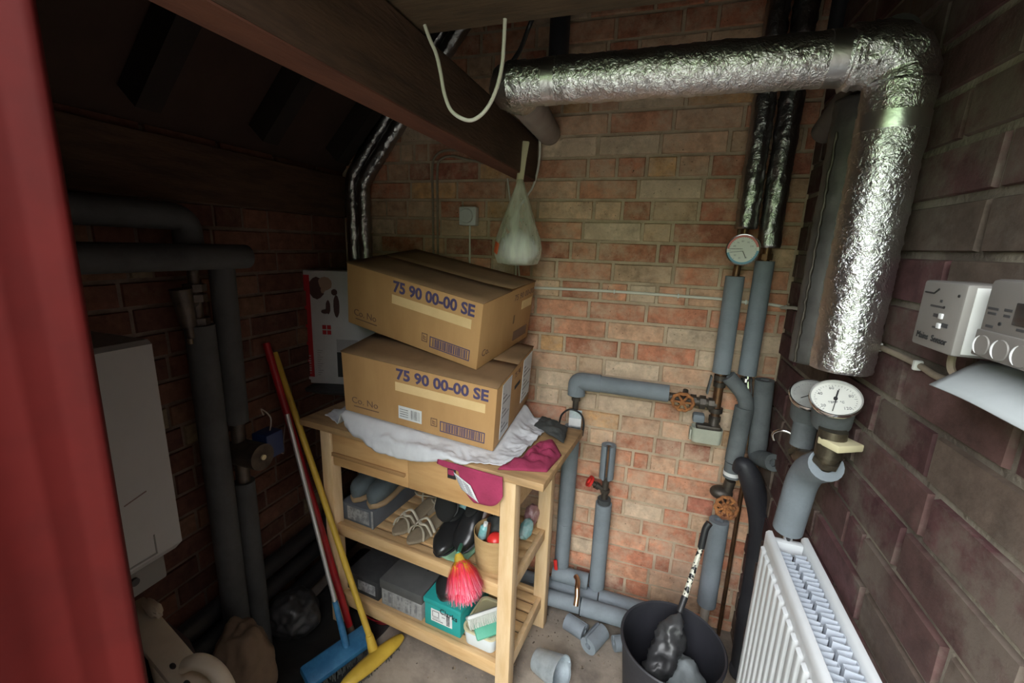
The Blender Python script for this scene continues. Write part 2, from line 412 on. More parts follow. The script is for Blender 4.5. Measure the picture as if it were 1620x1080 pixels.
def nz(p, s=1.): return noise.noise(V(p)*s)

def set_tone(bm): return bm.loops.layers.float_color.new('tone')

# ------------------------------------------------------------------ brickwork (every brick modelled, mortar behind)
def brick_wall(name, o, U, N, width, z0, z1, course, phase, unit, palette, mbrick, mmortar, recess=.007, joint=.010, jit=.0015, thick=.10, label=None, header=.45, seed=1, smooth=False, top=None):
    """o: origin at floor level on the face plane, U along the wall, N out of the wall into the room"""
    rnd = random.Random(seed); o, U, N = V(o), V(U), V(N); Z = V((0, 0, 1)); bm = nbm(); lay = set_tone(bm)
    def P(s, z, d): return o + U*s + Z*z + N*d
    k0 = math.floor((z0-phase)/course); z = phase+k0*course; row = 0
    while z < z1:
        za, zb = max(z+joint/2, z0), min(z+course-joint/2, z1)
        s = -rnd.random()*unit
        while s < width and zb-za > .01:
            ln = rnd.choice((unit, unit, unit*.48, unit*.48, unit*.48, unit*.72, unit*.3)) if rnd.random() < header else unit
            a, b = max(s+joint/2, 0), min(s+ln-joint/2, width)
            ztop = zb
            if b-a > .012:
                c = rnd.choices([p[0] for p in palette], [p[1] for p in palette])[0]
                f = .82+.36*rnd.random(); col = (c[0]*f, c[1]*f, c[2]*f, 1)
                d = rnd.uniform(-jit, jit*1.3); j = lambda: rnd.uniform(-.002, .002)
                tilt = rnd.uniform(-.0015, .0015)
                bk = [P(a, za, -recess-.002), P(b, za, -recess-.002), P(b, ztop, -recess-.002), P(a, ztop, -recess-.002)]
                e = .0028
                fr = [P(a+e+j()*.6, za+e+j()*.6, d+tilt), P(b-e+j()*.6, za+e+j()*.6, d-tilt), P(b-e+j()*.6, ztop-e+j()*.6, d), P(a+e+j()*.6, ztop-e+j()*.6, d)]
                B = [bm.verts.new(p) for p in bk]; Fv = [bm.verts.new(p) for p in fr]
                fs = [bm.faces.new(Fv)] + [bm.faces.new((B[q], B[(q+1) % 4], Fv[(q+1) % 4], Fv[q])) for q in range(4)]
                for f_ in fs:
                    for l in f_.loops: l[lay] = col
            s += ln
        z += course; row += 1
    # mortar slab
    vs = [bm.verts.new(P(s, zz, d)) for d in (-recess, -recess-thick) for s, zz in ((-.03, z0), (width+.03, z0), (width+.03, z1), (-.03, z1))]
    fs = [bm.faces.new((vs[0], vs[1], vs[2], vs[3])), bm.faces.new((vs[7], vs[6], vs[5], vs[4]))] + [bm.faces.new((vs[i], vs[i+4], vs[(i+1) % 4+4], vs[(i+1) % 4])) for i in range(4)]
    for f_ in fs:
        f_.material_index = 1
        for l in f_.loops: l[lay] = (.3, .25, .2, 1)
    return struct(name, bm, None, label, smooth=False, mats=[mbrick, mmortar])

back_pal = [((.46, .185, .11), 5), ((.52, .245, .15), 5), ((.53, .32, .21), 4), ((.53, .35, .23), 3), ((.36, .135, .09), 1.5), ((.54, .31, .15), 1), ((.58, .44, .32), 3)]
brick_wall('wall_back', (XL, YB, 0), (1, 0, 0), (0, -1, 0), XR-XL, 0, 2.75, .0775, .0775*25+.0135-.0388, .225, back_pal, M['brick_back'], M['mortar_back'], seed=3, header=.75)
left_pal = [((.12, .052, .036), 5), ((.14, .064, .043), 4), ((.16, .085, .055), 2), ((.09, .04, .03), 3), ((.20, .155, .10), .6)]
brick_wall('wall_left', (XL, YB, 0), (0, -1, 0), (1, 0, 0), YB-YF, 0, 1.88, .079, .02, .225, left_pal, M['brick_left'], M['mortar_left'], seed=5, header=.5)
right_pal = [((.088, .041, .042), 5), ((.090, .043, .044), 4), ((.10, .054, .050), 3), ((.075, .032, .035), 3), ((.115, .085, .068), 2)]
brick_wall('wall_right', (XR, YB, 0), (0, -1, 0), (-1, 0, 0), YB+1.0, 0, 2.75, .0913, 1.58-.80*XR-.0913/2*0, .27, right_pal, M['brick_right'], M['mortar_right'], seed=11, header=.22, recess=.007, joint=.0125, jit=.003)  # runs on past the doorway, unseen, to cut side light from outside

# front wall with the doorway the photo is taken through
DX0, DX1, DZ = -.70, XR, 2.02
bm = nbm(); bx(bm, XL-.1, DX0, YF-.11, YF, 0, 2.75); struct('wall_front', bm, M['render'], smooth=False)
bm = nbm(); bx(bm, DX0, XR-.001, YF-.11, YF, DZ, 2.75); struct('wall_front.001', bm, M['render'], smooth=False)
bm = nbm(); bx(bm, XL-.15, XR+.15, YF-.11, YB+.12, -.08, 0); struct('floor', bm, M['concrete'], smooth=False)
bm = nbm(); bx(bm, -6, 6, -8, YF-.11, -.12, -.04); struct('ground', bm, M['paving'], 'grey paved yard outside the doorway', smooth=False)

# flat ceiling and sloping lean-to roof boards
bm = nbm(); bx(bm, -.62, XR+.2, YF-.11, YB+.2, 2.745, 2.8); struct('ceiling', bm, M['blackboard'], smooth=False)
sl0, sl1 = V((XL-.02, 0, 1.86)), V((-.53, 0, 2.78))
bm = nbm(); prism(bm, [(sl0.x, sl0.z), (sl1.x, sl1.z), (sl1.x-.04, sl1.z+.04), (sl0.x-.1, sl0.z+.0)], YF-.05, YB+.06)
struct('ceiling.001', bm, M['blackboard'], 'dark sloping lean-to roof boarding', smooth=False)
sd = (sl1-sl0).normalized(); sn = V((sd.z, 0, -sd.x))
for i, yy in enumerate((.45, .86, 1.24, 1.60)):
    bm = nbm(); a = sl0 + sd*.12; b = sl1 - sd*.02
    c = (a+b)/2 + sn*.042 + V((0, yy, 0))
    Rm = Matrix((( sd.x, 0, sn.x), (0, 1, 0), (sd.z, 0, sn.z))).transposed().transposed()
    box(bm, c, ((b-a).length, .06, .078), Rm)
    struct('roof_rafter', bm, M['rafter'], 'dark rafter under the sloping roof, number %s from the doorway' % ('one', 'two', 'three', 'four')[i], smooth=False)
bm = nbm(); bx(bm, XL, XL+.025, YF, YB, 1.676, 1.855, .003); struct('trim_1', bm, M['oldwood'], 'dark timber plate along the top of the low wall', smooth=False)

# the big beam, the joist crossing it
BX0, BX1, BZ0, BZ1 = -.555, -.490, 1.828, 1.985
bm = nbm(); vs = bx(bm, BX0, BX1, YF, YB, BZ0, BZ1, .004)
struct('ceiling_beam', bm, M['oldwood'], 'thick dark brown timber beam running back to the brick wall', smooth=False)
bm = nbm(); bx(bm, -.62, XR, .56, .885, 1.99, 2.14, .006)
struct('ceiling_joist', bm, M['oldwoodx'], 'wide brown timber crossing over the beam near the doorway', smooth=False)

bm = nbm(); bx(bm, BX0+.001, BX1-.001, YF+.001, YB-.004, BZ0-.0025, BZ0+.0005)
struct('ceiling_beam.001', bm, M['redstain'], 'reddish stained underside of the thick timber beam', smooth=False)
# red door frame at the doorway
bm = nbm()
prof = [(DX0-.02, YF-.30), (DX0+.088, YF-.30), (DX0+.090, YF-.296), (DX0+.091, YF-.075), (DX0+.094, YF-.055), (DX0+.1015, YF-.047), (DX0+.104, YF-.040), (DX0+.107, YF-.022), (DX0+.112, YF-.017), (DX0+.126, YF-.006), (DX0+.131, YF), (DX0+.129, YF+.006), (DX0-.02, YF+.006)]
def jamb_pt(x, y, z): return V((x, z, y))   # prism sweeps along its y: here the height
prism(bm, prof, 0, DZ, jamb_pt)
for v in bm.verts: v.co.x += .031*(v.co.z-1.32)*(1 if v.co.x > DX0 else 0)     # the old post leans a little
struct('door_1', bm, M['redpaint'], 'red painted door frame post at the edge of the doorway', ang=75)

bm = nbm(); bx(bm, DX0-.045, DX0, -.62, YF-.115, .02, DZ, .004)  # door leaf added out of view to cut side light through the doorway
for z0_, z1_ in ((.15, .95), (1.05, 1.9)): bx(bm, DX0-.002, DX0+.006, -.52, YF-.2, z0_, z1_, .004)
struct('added_door_leaf', bm, M['redpaint'], 'added unseen red door leaf outside the doorway, narrowing the light let in', smooth=False)

# ------------------------------------------------------------------ the wooden kitchen trolley
RT = -.105
RU, RV = V((math.cos(RT), math.sin(RT), 0)), V((-math.sin(RT), math.cos(RT), 0))
RFL = V((-.251, 1.113, 0)) - RU
RR = rotz(RT)
def RL(u, v, z): return RFL + RU*u + RV*v + V((0, 0, z))
rk = thing('kitchen_trolley', 'birch wood kitchen trolley with drawers and two slatted shelves full of shoes', 'trolley', RFL, RR)
bm = nbm(); bx(bm, 0, 1, 0, .43, .874, .90, .003)
for j in range(1, 8): pass
put('worktop', bm, M['birchtop'], rk, ang=30)
for (u0, v0) in ((.090, .012), (.855, .012), (.090, .37), (.855, .37)):
    bm = nbm(); bx(bm, u0, u0+.052, v0, v0+.045, 0, .874, .003); put('leg', bm, M['birchv'], rk, ang=30)
for k, (u0, u1) in enumerate(((.147, .499), (.501, .853))):
    bm = nbm(); bx(bm, u0, u1, .016, .034, .737, .872, .002)
    d = put('drawer', bm, M['birchd'], rk, ang=30)
    if k == 0:
        bm = nbm(); bx(bm, u0, u1-.01, .008, .018, .780, .792, .003); put('grip', bm, M['birchgroove'], d)
        bm = nbm(); bx(bm, u0, u1-.012, .0075, .0165, .7785, .7805, .0005); put('shadow_line', bm, M['birchgroove'], d)
    else:
        bm = nbm(); bx(bm, .660, .692, .0145, .02, .822, .862, .0008); part(put('finger_hole', bm, M['inkblack'], d), 'dark finger hole with a maroon rag in it')
        bm = nbm(); box(bm, (.674, .0165, .845), (.024, .008, .02), None, .003); put('rag', bm, M['pinkcloth'], d)
for u0 in (.105, .872):
    bm = nbm(); bx(bm, u0, u0+.018, .057, .37, .74, .87, .002); put('side_panel', bm, M['birch'], rk)
bm = nbm(); bx(bm, .14, .857, .392, .41, .74, .87, .002); put('back_panel', bm, M['birch'], rk)
for zb, zt in ((.428, .478), (.100, .156)):
    bm = nbm(); bx(bm, .142, .855, .022, .042, zb, zt, .003); put('shelf_rail', bm, M['birch'], rk, ang=30)
    bm = nbm(); bx(bm, .142, .855, .385, .405, zb, zt, .003); put('shelf_rail', bm, M['birch'], rk, ang=30)
    for u0 in (.106, .872):
        bm = nbm(); bx(bm, u0, u0+.02, .057, .37, zb, zt-.006, .003); put('side_rail', bm, M['birchv'], rk, ang=30)
    bm = nbm(); n = 7; w = .34/n
    for j in range(n): bx(bm, .126, .872, .043+j*w, .043+j*w+w-.012, zt-.020, zt-.008, .002)
    put('slatted_shelf', bm, M['birch'], rk, ang=30)
S1, S2 = .4712, .1492      # shelf surfaces

def carton(name, label, W, D, Hh, loc, R, m, mtop=None, lid=None, group=None, cat='box'):
    """origin at front right bottom corner; x to -W, y to D"""
    t = thing(name, label, cat, loc, R, group)
    bm = nbm(); bx(bm, -W, 0, 0, D, 0, Hh, .004); put('body', bm, m, t, ang=30)
    if lid:
        bm = nbm(); bx(bm, -W-.004, .004, -.004, D+.004, Hh-lid, Hh+.004, .004); put('lid', bm, mtop or m, t, ang=30)
    return t

# ---- white cloth draped under the boxes, with the crimson garment
BW, BD, BH = .58, .383, .237
def tiltm(rx, ry, yaw): return Matrix.Rotation(math.sqrt(rx*rx+ry*ry), 3, V((rx, ry, 0)).normalized()) @ rotz(yaw)
LR = tiltm(math.radians(8.0), math.radians(5.4), math.radians(-.4)); LO = V((-.449, 1.215, .917))
UR = tiltm(math.radians(8.5), math.radians(8.6), math.radians(-8.67)); UO = V((-.532, 1.262, 1.171))

def carton_height(p):
    """height of the lower box's underside above a point of the table"""
    n = LR @ V((0, 0, 1)); return LO.z - ((p.x-LO.x)*n.x + (p.y-LO.y)*n.y)/n.z
def in_low(p):
    q = LR.inverted() @ (V((p.x, p.y, carton_height(p)))-LO); return max(-BW-q.x, q.x, -q.y, q.y-BD)
def cloth_pt(s, t):
    # s along the trolley, t from the back to the front edge and over it
    u = .085 + .795*s
    front = [(-.01, .02), (.1, .05), (.2, .012), (.245, -.010), (.33, -.024), (.386, -.040), (.46, -.046), (.534, -.044), (.6, -.030), (.661, -.014), (.72, -.012), (.79, .006), (.851, .03), (.9, .16), (.915, .2)]
    f = front[-1][1]
    for (a, fa), (b, fb) in zip(front, front[1:]):
        if a <= u <= b: f = fa+(fb-fa)*(u-a)/(b-a); break
    back = .42 if u > .2 else .33
    vv = back + (f-back)*t
    vv += .010*nz((u*14, 3.1, 0)) * (t > .8)
    over = max(0., .0-vv-.004)
    v2 = max(vv, -.006 - .25*over)
    p = RL(u, v2, 0); z = .9015
    d = in_low(p); w = max(0., 1-max(0., d)/.05)
    w = w*w*(3-2*w)
    wr = .011 + .014*noise.noise(V((u*13, v2*15, 1.3))) + .012*(.35-abs(noise.noise(V((u*24+v2*12, v2*26, 4.2))))) + .006*(.3-abs(noise.noise(V((u*52-v2*30, v2*60, 2.2)))))
    edge = max(0., 1-abs(d)/.035) if d > 0 else 0
    z = .9015 + max(0.0, wr)*(1 if d > 0 else .3)
    hb = carton_height(p) - .006
    z = z*(1-w) + max(.902, hb)*w if d > -.002 else max(.902, min(hb, .99))
    if d > 0: z += .012*edge*abs(noise.noise(V((u*19, v2*11, 8))))
    if over > 0:
        k = min(1., over/.02)
        z = z*(1-k) + .9015*k - over*1.0
        p = RL(u, -.008-.009*k*abs(nz((u*26, over*20, 5)))-.003*k, 0)
    return V((p.x, p.y, z))
bm = nbm(); grid(bm, cloth_pt, 150, 70)
tag(put('white_cloth', bm, M['whitecloth'], None, ang=180, solid=.0025), 'rumpled white cotton cloth spread under the two brown boxes on the trolley top', 'cloth')

# crimson garment: folded heap on the worktop corner and a flap over the drawer
gt = thing('crimson_garment', 'crimson cotton garment bunched under the white cloth and hanging over the drawer', 'clothing', RL(.8, .1, .901))
def heap(u, v): return None
bm = nbm()
poly = [(.845, .010), (.985, .066), (.992, .19), (.94, .27), (.893, .25), (.88, .10)]
cu_, cv_ = sum(p[0] for p in poly)/6, sum(p[1] for p in poly)/6
def heap_pt(s, t):
    a = s*6; i = int(a) % 6; f = a-int(a); p, q = poly[i], poly[(i+1) % 6]
    eu, ev = p[0]+(q[0]-p[0])*f, p[1]+(q[1]-p[1])*f
    u, v = cu_+(eu-cu_)*t, cv_+(ev-cv_)*t
    z = .902 + .017*(1-t**6)*(1+.9*nz((u*22, v*34, 3))) + .010*nz((u*60, v*38, 1))*(1-t**4)
    return RL(u, v, max(z, .9025))
grid(bm, heap_pt, 60, 14); bmesh.ops.remove_doubles(bm, verts=bm.verts, dist=.0004)
put('heap', bm, M['pinkcloth'], gt, ang=180, solid=.002, local=False)
bm = nbm()
def flap_pt(s, t):
    ua = .640+.232*s; zt = .897 - .003*s
    if s < .34: low = .884-.03*s
    elif s < .62: low = .874-(s-.34)/.28*.092
    else: low = .782+.05*((s-.62)/.38)**2.5
    z = zt+(low-zt)*t
    return RL(ua + .012*t*math.sin(s*9), -.0105-.006*t-.004*math.sin(s*16)*t, z)
grid(bm, flap_pt, 40, 12)
put('hanging_flap', bm, M['pinkcloth'], gt, ang=180, solid=.002, local=False)
bm = nbm()
def lab_pt(s, t): return RL(.706+.062*s+.030*t, -.0225, .874-.052*t-.030*s)
grid(bm, lab_pt, 6, 6); pl = part(put('care_label', bm, M['whitecloth'], gt, solid=.001, local=False), 'white sewn-in care label')
bm = nbm()
for k in range(6):
    for q in range(2):
        a = lab_pt(.1+.42*q, .12+.13*k); b = lab_pt(.42+.42*q, .12+.13*k); o = RV*-.002
        vs = [bm.verts.new(p) for p in (a+o, b+o, b+o-V((0, 0, .0022)), a+o-V((0, 0, .0022)))]; bm.faces.new(vs)
put('printed_lines', bm, M['greylabel'], gt, local=False)

# charcoal folded cloth near the worktop's back corner
bm = nbm()
def dk_pt(s, t):
    u = .832+.125*s-.006*t+.02*s*(1-t)+.008*nz((s*4, t*4, 5)); v = .345+.10*t-.085*s*(1-t)-.055*s*t+.008*nz((t*4, s*4, 9))
    return RL(u, v, .9150+.018*math.sin(PI*min(1, max(0, s)))**.5*math.sin(PI*t)**.6*(1+.4*nz((u*30, v*30, 7)))+.008*nz((u*50, v*50, 2))*math.sin(PI*s))
grid(bm, dk_pt, 24, 20)
tag(put('charcoal_cloth', bm, M['greycloth'], None, ang=180, solid=.004), 'small folded charcoal cloth on the back corner of the trolley top', 'cloth')

# ---- two brown boxes
def brown_box(label, loc, R, labels):
    t = thing('cardboard_box', label, 'box', loc, R, 'brown cardboard boxes stacked on the trolley')
    W, D, Hh = BW, BD, BH
    bm = nbm(); bx(bm, -W, 0, 0, D, 0, Hh-.004, .004); put('body', bm, M['card'], t, ang=30)
    for j, (y0, y1) in enumerate(((-.001, D*.5-.0002), (D*.5+.0002, D+.001))):
        bm = nbm()
        def fl(s, tt, y0=y0, y1=y1, j=j):
            lift = (.009 if (labels == 'upper' and j == 1) else .001)*(tt if j == 0 else 1-tt)*max(0, (s-.6)/.4)**2
            return V((-W-.001+(W+.002)*s, y0+(y1-y0)*tt, Hh-.0038+lift))
        grid(bm, fl, 10, 4); put('top_flap', bm, M['cardtop'], t, solid=.004, ang=30)
    fm = lambda x, z: face_mtx((x, -.0006, z), (1, 0, 0), (0, 0, 1))
    x0 = -W*.622
    text('printed_number', '75 90 00-00 SE', .0545, M['ink'], t, fm(x0, Hh*.765), bold=.0018)
    bm = nbm(); bx(bm, x0-.004, -W*.062, -.0012, 0, Hh*.575, Hh*.712); put('paper_strip', bm, M['tape'], t, smooth=False)
    bm = nbm(); bx0, bx1, z0, z1 = -W*.335, -W*.055, Hh*.095, Hh*.265
    for (a, b, c, d) in ((bx0, bx1, z0, z0+.003), (bx0, bx1, z1-.003, z1), (bx0, bx0+.003, z0, z1), (bx1-.003, bx1, z0, z1)): bx(bm, a, b, -.0012, 0, c, d)
    rr = random.Random(4); x = bx0+.012
    while x < bx1-.012:
        w = rr.choice((.0012, .002, .003, .0042)); bx(bm, x, x+w, -.001, 0, z0+.005, z1-.005); x += w+rr.choice((.0015, .0025, .004))
    put('barcode', bm, M['ink'], t, smooth=False)
    bm = nbm(); qx = -W*.395
    for i, (a, b, c, d) in enumerate(((0, .03, 0, .003), (0, .03, .028, .031), (0, .003, 0, .031), (.027, .03, 0, .031), (.008, .022, .008, .011), (.008, .022, .016, .019), (.008, .011, .008, .024))): bx(bm, qx+a*.8, qx+b*.8, -.001, 0, Hh*.15+c, Hh*.15+d)
    put('printed_symbol', bm, M['inkfaint'], t, smooth=False)
    text('small_print', 'Co. No', .036, M['inkfaint'], t, fm(-W*.945, Hh*.175))
    bm = nbm(); bx(bm, -W*.93, -W*.75, -.001, 0, Hh*.115, Hh*.13); put('small_print_line', bm, M['inkfaint'], t, smooth=False)
    sm = lambda y, z: face_mtx((.0006, y, z), (0, 1, 0), (0, 0, 1))
    if labels == 'upper':
        text('side_number', '75 90 00-00', .032, M['inkfaint'], t, sm(D*.57, Hh*.80))
        bm = nbm(); bx(bm, 0, .0012, D*.75, D*.96, Hh*.60, Hh*.74); put('side_paper_strip', bm, M['tape'], t, smooth=False)
        bm = nbm(); bx(bm, 0, .001, D*.64, D*.93, Hh*.11, Hh*.27); put('side_barcode', bm, M['inkfaint'], t, smooth=False)
        text('side_print', 'Co.', .034, M['inkfaint'], t, sm(D*.06, Hh*.17))
        bm = nbm(); bx(bm, -.002, .0008, D*.60, D*.625, Hh*.42, Hh*.56); put('hand_slot', bm, M['cardtop'], t, smooth=False)
    else:
        for k, (y0, y1) in enumerate(((D*.13, D*.36), (D*.70, D*.97))):
            bm = nbm(); bx(bm, 0, .0014, y0, y1, Hh*.06 if k == 0 else Hh*.18, Hh*.93); lb = put('shipping_label', bm, M['white'], t, smooth=False)
            bm = nbm()
            for q in range(9): bx(bm, .0014, .0018, y0+.01, y1-.012-.03*(q % 3), Hh*.16+q*.018, Hh*.16+q*.018+.005)
            put('printed_text', bm, M['greylabel'], lb, smooth=False)
        bm = nbm(); bx(bm, -.002, .0010, D*.47, D*.63, Hh*.60, Hh*.66, .0004); put('hand_slot', bm, M['inkblack'], t, smooth=False)
        text('side_number', '75 90', .03, M['inkfaint'], t, sm(D*.44, Hh*.80))
        bm = nbm(); bx(bm, -W*.61, -W*.455, -.0014, 0, Hh*.13, Hh*.34); lb = put('white_label', bm, M['white'], t, smooth=False)
        bm = nbm()
        for q in range(4): bx(bm, -W*.60, -W*.545, -.0018, -.0013, Hh*.17+q*.009, Hh*.17+q*.009+.003)
        for q in range(8): bx(bm, -W*.525+q*.0045, -W*.525+q*.0045+rr.choice((.0015, .003)), -.0018, -.0013, Hh*.16, Hh*.31)
        put('printed_code', bm, M['greylabel'], lb, smooth=False)
    return t
brown_box('brown cardboard box resting on the white cloth, lower of the two, with white labels', LO, LR, 'lower')
brown_box('brown cardboard box on top of the other one, marked 75 90 00-00 SE, dusty lid', UO, UR, 'upper')

# ---- white printed carton standing behind, on a dark bag
ca, cb = onY(479, 604, 1.46), onY(560, 612, 1.52)
cd = V((cb.x-ca.x, cb.y-ca.y, 0)).normalized(); cang = math.atan2(cd.y, cd.x)
cw = .40; chh = .50
cR = rotz(cang) @ Matrix.Rotation(math.radians(-1.0), 3, 'X')
ct = thing('appliance_carton', 'white printed carton with a red edge stripe standing behind the brown boxes', 'box', (ca.x, ca.y, .945), cR)
bm = nbm(); bx(bm, 0, cw, 0, .10, 0, chh, .003); put('body', bm, M['cartonwhite'], ct, ang=30)
bm = nbm(); bx(bm, .022, .058, -.0012, 0, .03, chh-.02); put('red_stripe', bm, M['cartonred'], ct, smooth=False)
bm = nbm()
for k in range(8): bx(bm, .034, .046, -.0016, -.001, .045+k*.011, .045+k*.011+(.006 if k % 3 else .0035))
put('stripe_lettering', bm, M['cartonwhite'], ct, smooth=False)
bm = nbm()
for c, r, s in (((.088, 0, .425), .036, (1, .03, 1.35)),): ball(bm, c, r, s, 2)
put('picture_dark', bm, M['photo_dark'], ct)
bm = nbm(); ball(bm, (.125, -.0004, .445), .03, (1.1, .03, 1.0), 2); ball(bm, (.112, -.0004, .425), .018, (.8, .03, 1.3), 2); put('picture_warm', bm, M['photo_skin'], ct)
bm = nbm(); ball(bm, (.135, 0, .345), .013, (.8, .04, 2.4), 2); ball(bm, (.12, 0, .325), .012, (1.5, .04, .8), 2); ball(bm, (.172, 0, .35), .02, (.7, .04, 2.5), 2); ball(bm, (.165, 0, .41), .014, (1, .04, 1), 2); put('picture_figures', bm, M['photo_dark'], ct)
bm = nbm()
for i in range(2):
    for j in range(2): bx(bm, .105+i*.021, .122+i*.021, -.0012, 0, .225+j*.023, .243+j*.023)
put('red_squares', bm, M['cartonred'], ct, smooth=False)
bm = nbm(); bx(bm, .165, .26, -.0012, 0, .15, .205, .0003); put('picture_panel', bm, M['photo_grey'], ct, smooth=False)
bm = nbm(); bx(bm, .165, .21, -.0014, 0, .035, .148); put('picture_black', bm, M['inkblack'], ct, smooth=False)
bm = nbm()
for k in range(12): bx(bm, .075, .075+.012+.006*(k % 3), -.001, 0, .04+k*.010, .0425+k*.010)
put('fine_print', bm, M['photo_grey'], ct, smooth=False)
bm = nbm(); ball(bm, (ca.x+.17, ca.y+.055, .922), .1, (2.2, .65, .20), 4, rotz(cang), lambda p: .15*nz(p, 2.5)+.06*nz(p, 6))
for v in bm.verts: v.co.z = min(max(v.co.z, .902), .944)
tag(put('black_bag', bm, M['darkbag'], None, ang=180), 'flattened black bag under the white printed carton on the trolley', 'bag')

# ------------------------------------------------------------------ shelf contents
def at_rack(u, v, z, a=0.): return RL(u, v, z), rotz(RT+a)
p, R = at_rack(.288, .062, S1, .0)
t = carton('shoe_box', 'flat blue grey shoe box under the slate boots on the upper shelf', .165, .29, .078, p, R, M['bluegrey'])
bm = nbm(); bx(bm, -.13, -.02, -.0012, 0, .012, .068); lb = put('end_label', bm, M['greylabel'], t, smooth=False)
bm = nbm(); bx(bm, -.008, 0.001, -.0016, 0, 0, .078); put('pale_corner', bm, M['greystripe'], t, smooth=False)

def shoe_body(bm, L, W, Hh, prof_fn, nu=22, nv=14):
    """lofted shoe: toe at x=0, heel at x=L"""
    rings = []
    for i in range(nu+1):
        s = i/nu; hw, h, base = prof_fn(s); ring = []
        for k in range(nv):
            a = 2*PI*k/nv; ca, sa = math.cos(a), math.sin(a)
            y = hw*W*math.copysign(abs(ca)**.75, ca); z = base + (h*Hh)*(.5+.5*math.copysign(abs(sa)**.7, sa))
            ring.append(bm.verts.new((s*L, y, z)))
        rings.append(ring)
    for a, b in zip(rings, rings[1:]):
        for k in range(nv): bm.faces.new((a[k], a[(k+1) % nv], b[(k+1) % nv], b[k]))
    bm.faces.new(rings[0]); bm.faces.new(rings[-1][::-1])
def lerp_tab(tab, s):
    for a, b in zip(tab, tab[1:]):
        if a[0] <= s <= b[0]:
            f = (s-a[0])/(b[0]-a[0]); f = f*f*(3-2*f)*.5+f*.5; return a[1]+(b[1]-a[1])*f
    return tab[-1][1]

def boot(label, u, v, z, ang):
    p, R = at_rack(u, v, z, ang)
    t = thing('ankle_boot', label, 'boot', p, R @ rotz(PI/2), 'slate suede boots on the upper shelf')
    hwt = [(0, .12), (.05, .36), (.15, .5), (.3, .5), (.55, .40), (.85, .42), (.97, .33), (1, .12)]
    ht = [(0, .26), (.08, .40), (.25, .46), (.42, .58), (.55, .85), (.62, .98), (1, 1.0)]
    bm = nbm(); shoe_body(bm, .27, .084, .150, lambda s: (lerp_tab(hwt, s), lerp_tab(ht, s), .018)); put('upper', bm, M['boot'], t, ang=70)
    bm = nbm(); shoe_body(bm, .278, .088, .026, lambda s: (lerp_tab(hwt, s)*1.03, 1, -.002 if s < .9 else 0)); put('sole', bm, M['sole'], t, ang=60)
    bm = nbm(); ball(bm, (.20, 0, .166), .055, (1.2, .72, .34), 3, None, lambda q: .22*nz(q, 4)); put('fleece_lining', bm, M['furlining'], t, ang=180)
    bm = nbm()
    for k in range(3):
        x = .095+.022*k; tube(bm, smooth_path([(x, -.03, .085+.016*k), (x+.004, 0, .102+.016*k), (x, .03, .085+.016*k)]), .0022, 6)
    tube(bm, smooth_path([(.13, 0, .14), (.11, .02, .155), (.09, .03, .13), (.1, .01, .12)]), .0026, 6)
    put('lace', bm, M['greystripe'], t)
    return t
boot('slate suede ankle boot with tan sole beside the trolley leg, on the blue grey box', .180, .075, S1+.08, .02)
boot('slate suede ankle boot with tan sole and bow lace, nearer the strappy sandals', .268, .072, S1+.08, .02)

def sandal(label, u, v, z, ang, tip=0.):
    p, R = at_rack(u, v, z, ang)
    t = thing('strappy_sandal', label, 'sandal', p, R @ rotz(PI/2) @ Matrix.Rotation(tip, 3, 'X'), 'bone strappy sandals on the upper shelf')
    hw = [(0, .1), (.08, .34), (.25, .48), (.5, .36), (.8, .34), (.95, .28), (1, .1)]
    bm = nbm(); shoe_body(bm, .25, .088, .014, lambda s: (lerp_tab(hw, s), 1, .004+.03*max(0, (s-.3)/.7)**1.3)); put('footbed', bm, M['insole'], t, ang=60)
    bm = nbm(); prism(bm, [(.17, .0), (.248, 0), (.25, .034), (.16, .020)], -.028, .028); put('heel', bm, M['bone'], t, ang=30)
    def strap(pts, w=.006):
        bm = nbm(); tube(bm, smooth_path(pts, 6), w, 8, flat=.4); put('strap', bm, M['bone'], t)
    strap([(.04, -.04, .012), (.05, -.03, .04), (.06, 0, .048), (.05, .03, .04), (.04, .04, .012)])
    strap([(.08, -.043, .012), (.075, -.02, .05), (.065, .0, .055), (.09, .03, .045), (.1, .042, .014)])
    strap([(.1, -.04, .015), (.1, 0, .06), (.075, .03, .042), (.06, .042, .012)])
    strap([(.2, -.032, .03), (.215, -.034, .075), (.245, 0, .09), (.215, .034, .075), (.2, .032, .03)])
    strap([(.2, -.036, .075), (.16, -.03, .1), (.14, 0, .105), (.16, .03, .1), (.2, .036, .075)])
    return t
sandal('bone strappy sandal lying nearer the boots on the upper shelf', .385, .065, S1, -.10)
sandal('bone strappy sandal next to the black court shoes, its strap fallen over', .465, .05, S1, -.18)

